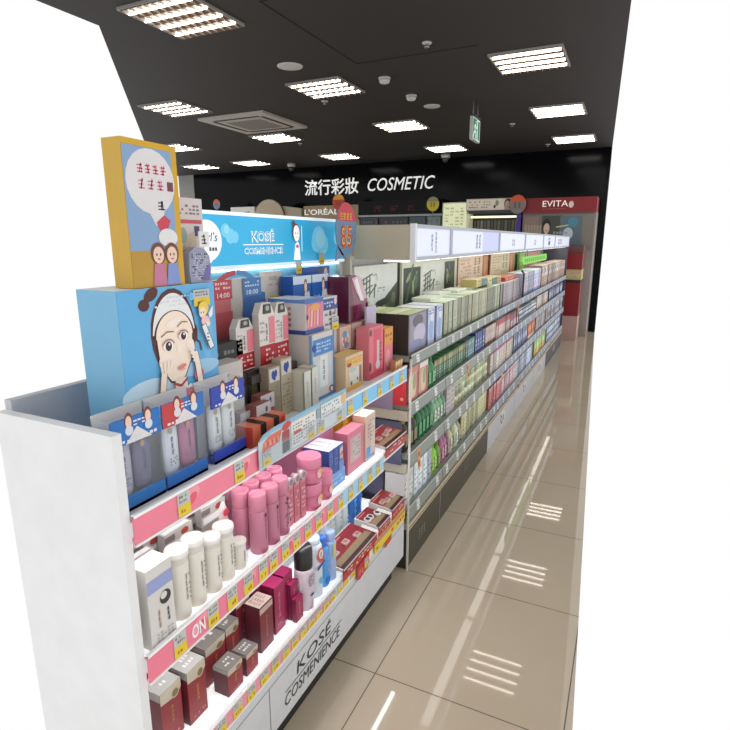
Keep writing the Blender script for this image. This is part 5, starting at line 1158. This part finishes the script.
row('cream_carton', 'rosy white carton on the second shelf in the white-base bays', 'carton', 'rosy white cartons', p_box(.058, .08, .128, (206, 176, 166), (170, 120, 116), (220, 206, 200), lambda k, w, h: (k.rect(0, w, h * .7, h, mat((176, 60, 66))), k.marks(w * .15, w * .85, h * .1, h * .6, 4, 2, mat((150, 110, 110)), .7))), 1, 3.72, 4.20, .062, -.78)
row('red_carton', 'dark red carton on the second shelf in the white-base bays', 'carton', 'dark red cartons on the second shelf', p_box(.058, .08, .128, (150, 60, 70), (110, 40, 50), (196, 150, 150), lambda k, w, h: (k.rect(w * .2, w * .8, h * .1, h * .5, mat((206, 190, 190))), k.rect(0, w, h * .86, h, mat((40, 36, 40))))), 1, 4.21, 4.55, .062, -.78)
row('wipes_pack', 'flat white pack with black band in low stacks on the second shelf', 'pack', 'black-banded white packs', p_box(.150, .12, .036, (206, 212, 214), (176, 186, 190), (222, 226, 228), lambda k, w, h: (k.rect(0, w, h * .4, h * .8, mat((46, 50, 56))),)), 1, 4.60, 5.50, .156, -.785, high=3, hstep=.038)
row('beige_carton', 'beige pack with orange corner on the second shelf', 'pack', 'beige packs on the second shelf', p_box(.13, .1, .13, (206, 186, 170), (166, 140, 130), (220, 206, 196), lambda k, w, h: (k.poly([(0, 0), (w * .5, 0), (0, h * .5)], mat((206, 130, 80))), k.ell(w * .6, h * .6, w * .25, h * .2, mat((226, 216, 210))))), 1, 5.55, 6.40, .136, -.785)
row('slate_carton', 'slate-blue pack on the second shelf at the aisle end', 'pack', 'slate-blue packs on the second shelf', p_box(.14, .1, .13, (96, 100, 130), (60, 64, 96), (170, 174, 196), lambda k, w, h: (k.ell(w * .5, h * .5, w * .3, h * .3, mat((196, 200, 216))), k.marks(w * .1, w * .9, h * .05, h * .2, 1, 4, mat((206, 206, 220))))), 1, 6.45, 7.85, .15, -.785)

# third shelf
row('shampoo_bottle', 'dark bottle with gold neck at the near end of the third shelf', 'bottle', 'dark gold-necked bottles', p_bottle(.024, .160, (56, 50, 34), (176, 150, 60), (130, 110, 60), .22), 2, 2.035, 2.20, .050, -.785, 1)
row('shampoo_bottle', 'deep green bottle on the third shelf near the olive base', 'bottle', 'deep green bottles on the third shelf', p_bottle(.024, .165, (36, 112, 66), (24, 70, 44), (90, 160, 110), .2), 2, 2.20, 2.40, .050, -.785, 2, .055)
row('shampoo_bottle', 'deep green bottle in the second line behind the dark gold-necked ones', 'bottle', 'deep green bottles behind', p_bottle(.024, .168, (30, 92, 54), (20, 54, 36), (60, 130, 80), .2), 2, 2.04, 2.19, .050, -.845, 1)
row('toner_bottle', 'pale green white-labelled bottle on the third shelf', 'bottle', 'pale green bottles on the third shelf', p_bottle(.024, .160, (130, 180, 140), (206, 212, 200), (216, 222, 206), .25), 2, 2.41, 2.60, .050, -.785, 1)
row('toner_carton', 'white-grey carton on the third shelf between green bottles and cream jars', 'carton', 'white-grey cartons on the third shelf', p_box(.072, .08, .165, (196, 186, 182), (166, 156, 152), (220, 216, 210), marks_((150, 140, 140), 5, 2)), 2, 2.615, 2.76, .076, -.785)
row('cream_jar', 'cream-green jar in the stacked jars on the third shelf', 'jar', 'stacked cream-green jars', p_jar(.032, .052, (190, 190, 150), (212, 210, 176)), 2, 2.79, 3.52, .068, -.785, 1, high=3, hstep=.0535)
row('bath_pouch', 'white pouch with magenta top on the third shelf in the white-base bays', 'pouch', 'magenta-topped pouches', p_pouch(.085, .162, .04, (206, 190, 176), (176, 40, 100)), 2, 3.58, 4.35, .09, -.78)
row('navy_pack', 'navy and white pack on the third shelf', 'pack', 'navy packs on the third shelf', p_box(.09, .1, .155, (70, 80, 116), (46, 56, 96), (176, 180, 196), lambda k, w, h: (k.ell(w * .5, h * .5, w * .34, h * .2, mat((176, 186, 206))), k.marks(w * .1, w * .9, h * .7, h * .95, 2, 3, mat((200, 206, 220)), .7))), 2, 4.40, 5.05, .096, -.78)
row('red_pack', 'bright red pack on the third shelf', 'pack', 'bright red packs on the third shelf', p_box(.10, .1, .155, (196, 56, 44), (150, 40, 36), (214, 120, 100), lambda k, w, h: (k.ell(w * .5, h * .6, w * .3, h * .2, mat((226, 176, 80))), k.rect(0, w, 0, h * .2, mat((216, 206, 196))))), 2, 5.08, 5.48, .105, -.78)
row('brown_pack', 'brown-grey patterned pack on the third shelf', 'pack', 'brown-grey packs on the third shelf', p_box(.11, .1, .15, (150, 130, 126), (110, 92, 92), (190, 176, 170), marks_((206, 196, 190), 4, 3)), 2, 5.55, 6.35, .116, -.78)
row('white_pack', 'white and black spotted pack on the third shelf at the aisle end', 'pack', 'spotted packs on the third shelf', p_box(.13, .1, .15, (186, 184, 190), (130, 128, 140), (210, 210, 214), lambda k, w, h: (k.ell(w * .4, h * .5, w * .2, h * .25, mat((66, 62, 76))), k.ell(w * .75, h * .4, w * .15, h * .2, mat((140, 100, 90))))), 2, 6.42, 7.85, .145, -.78)

# bottom shelf
row('refill_pouch', 'white spouted pouch at the near end of the bottom shelf', 'pouch', 'white spouted pouches on the bottom shelf', p_pouch(.058, .165, .03, (206, 208, 206), (222, 226, 224)), 3, 2.03, 2.38, .06, -.785, 2, .05)
row('lime_bottle', 'lime green bottle on the bottom shelf', 'bottle', 'lime green bottles on the bottom shelf', p_bottle(.022, .150, (140, 190, 60), (110, 170, 50), (190, 216, 120), .2), 3, 2.40, 2.545, .047, -.785, 2, .05)
row('pink_bottle', 'mauve-pink bottle on the bottom shelf beside the lime bottles', 'bottle', 'mauve-pink bottles on the bottom shelf', p_bottle(.022, .165, (176, 110, 136), (196, 150, 166), (214, 176, 190), .22), 3, 2.56, 2.70, .047, -.785, 1)
row('pink_bottle', 'pale straw bottle after the mauve-pink ones on the bottom shelf', 'bottle', 'pale straw bottles', p_bottle(.026, .165, (206, 200, 160), (214, 212, 190), (224, 220, 196), .22), 3, 2.71, 2.93, .055, -.785, 1)
row('hand_cream_tube', 'cream-yellow tube in the long bottom shelf row', 'tube', 'cream-yellow tubes on the bottom shelf', p_tube(.052, .160, (206, 198, 150), (214, 210, 176)), 3, 2.94, 3.52, .055, -.782)
row('pink_tube', 'reddish pink pack on the bottom shelf in the white-base bays', 'pack', 'reddish packs on the bottom shelf', p_pouch(.075, .15, .04, (196, 110, 110), (206, 170, 160)), 3, 3.58, 3.95, .08, -.78)
row('diaper_pack', 'pale pink printed pack on the bottom shelf', 'pack', 'pale pink packs on the bottom shelf', p_box(.10, .1, .15, (206, 170, 176), (170, 130, 140), (222, 206, 206), lambda k, w, h: (k.ell(w * .5, h * .5, w * .3, h * .3, mat((226, 206, 210))), k.marks(w * .1, w * .9, h * .1, h * .9, 4, 3, mat((186, 110, 130)), .5))), 3, 4.0, 4.5, .106, -.78)
row('white_pack', 'white printed pack on the bottom shelf', 'pack', 'white packs on the bottom shelf', p_box(.11, .1, .15, (200, 204, 212), (150, 156, 172), (220, 222, 226), marks_((130, 140, 170), 4, 4)), 3, 4.52, 5.46, .116, -.78)
row('green_pack', 'yellow-green pack with orange base on the bottom shelf', 'pack', 'yellow-green packs on the bottom shelf', p_box(.13, .1, .16, (160, 190, 110), (120, 150, 84), (200, 214, 150), lambda k, w, h: (k.rect(0, w, 0, h * .3, mat((226, 160, 50))), k.ell(w * .5, h * .6, w * .25, h * .2, mat((216, 222, 170))))), 3, 5.55, 6.3, .136, -.78)
row('blue_white_pack', 'pale blue-white pack on the bottom shelf at the aisle end', 'pack', 'pale blue-white packs on the bottom shelf', p_box(.14, .1, .15, (186, 192, 206), (120, 126, 146), (206, 210, 220), lambda k, w, h: (k.rect(0, w, h * .4, h * .6, mat((90, 96, 120))), k.marks(w * .1, w * .9, h * .05, h * .35, 2, 4, mat((120, 110, 110)), .7))), 3, 6.45, 7.85, .15, -.78)

# ------------------------------------------------------------------ light and camera
wd = bpy.data.worlds.new('white_fill_surround'); SC.world = wd; wd.use_nodes = True
bg = wd.node_tree.nodes['Background']; bg.inputs['Color'].default_value = (1, 1, 1, 1); bg.inputs['Strength'].default_value = 1.0  # plain white surround added as even fill light beside the store lamps, not daylight

cd = bpy.data.cameras.new('camera'); cam = bpy.data.objects.new('camera', cd); COL.objects.link(cam); SC.camera = cam
cd.sensor_width = 36; cd.sensor_fit = 'HORIZONTAL'; cd.lens = 542.0 / 730.0 * 36; cd.clip_start = .02
cam.location = (0, 0, 1.426)
cam.rotation_euler = (PI / 2 - math.atan(124 / 542.0), 0, math.radians(25.65))
vs = SC.view_settings
vs.view_transform = 'Standard'; vs.look = 'None'; vs.gamma = 1.0; vs.use_curve_mapping = False; vs.exposure = 0.0
SC.cycles.use_denoising = True
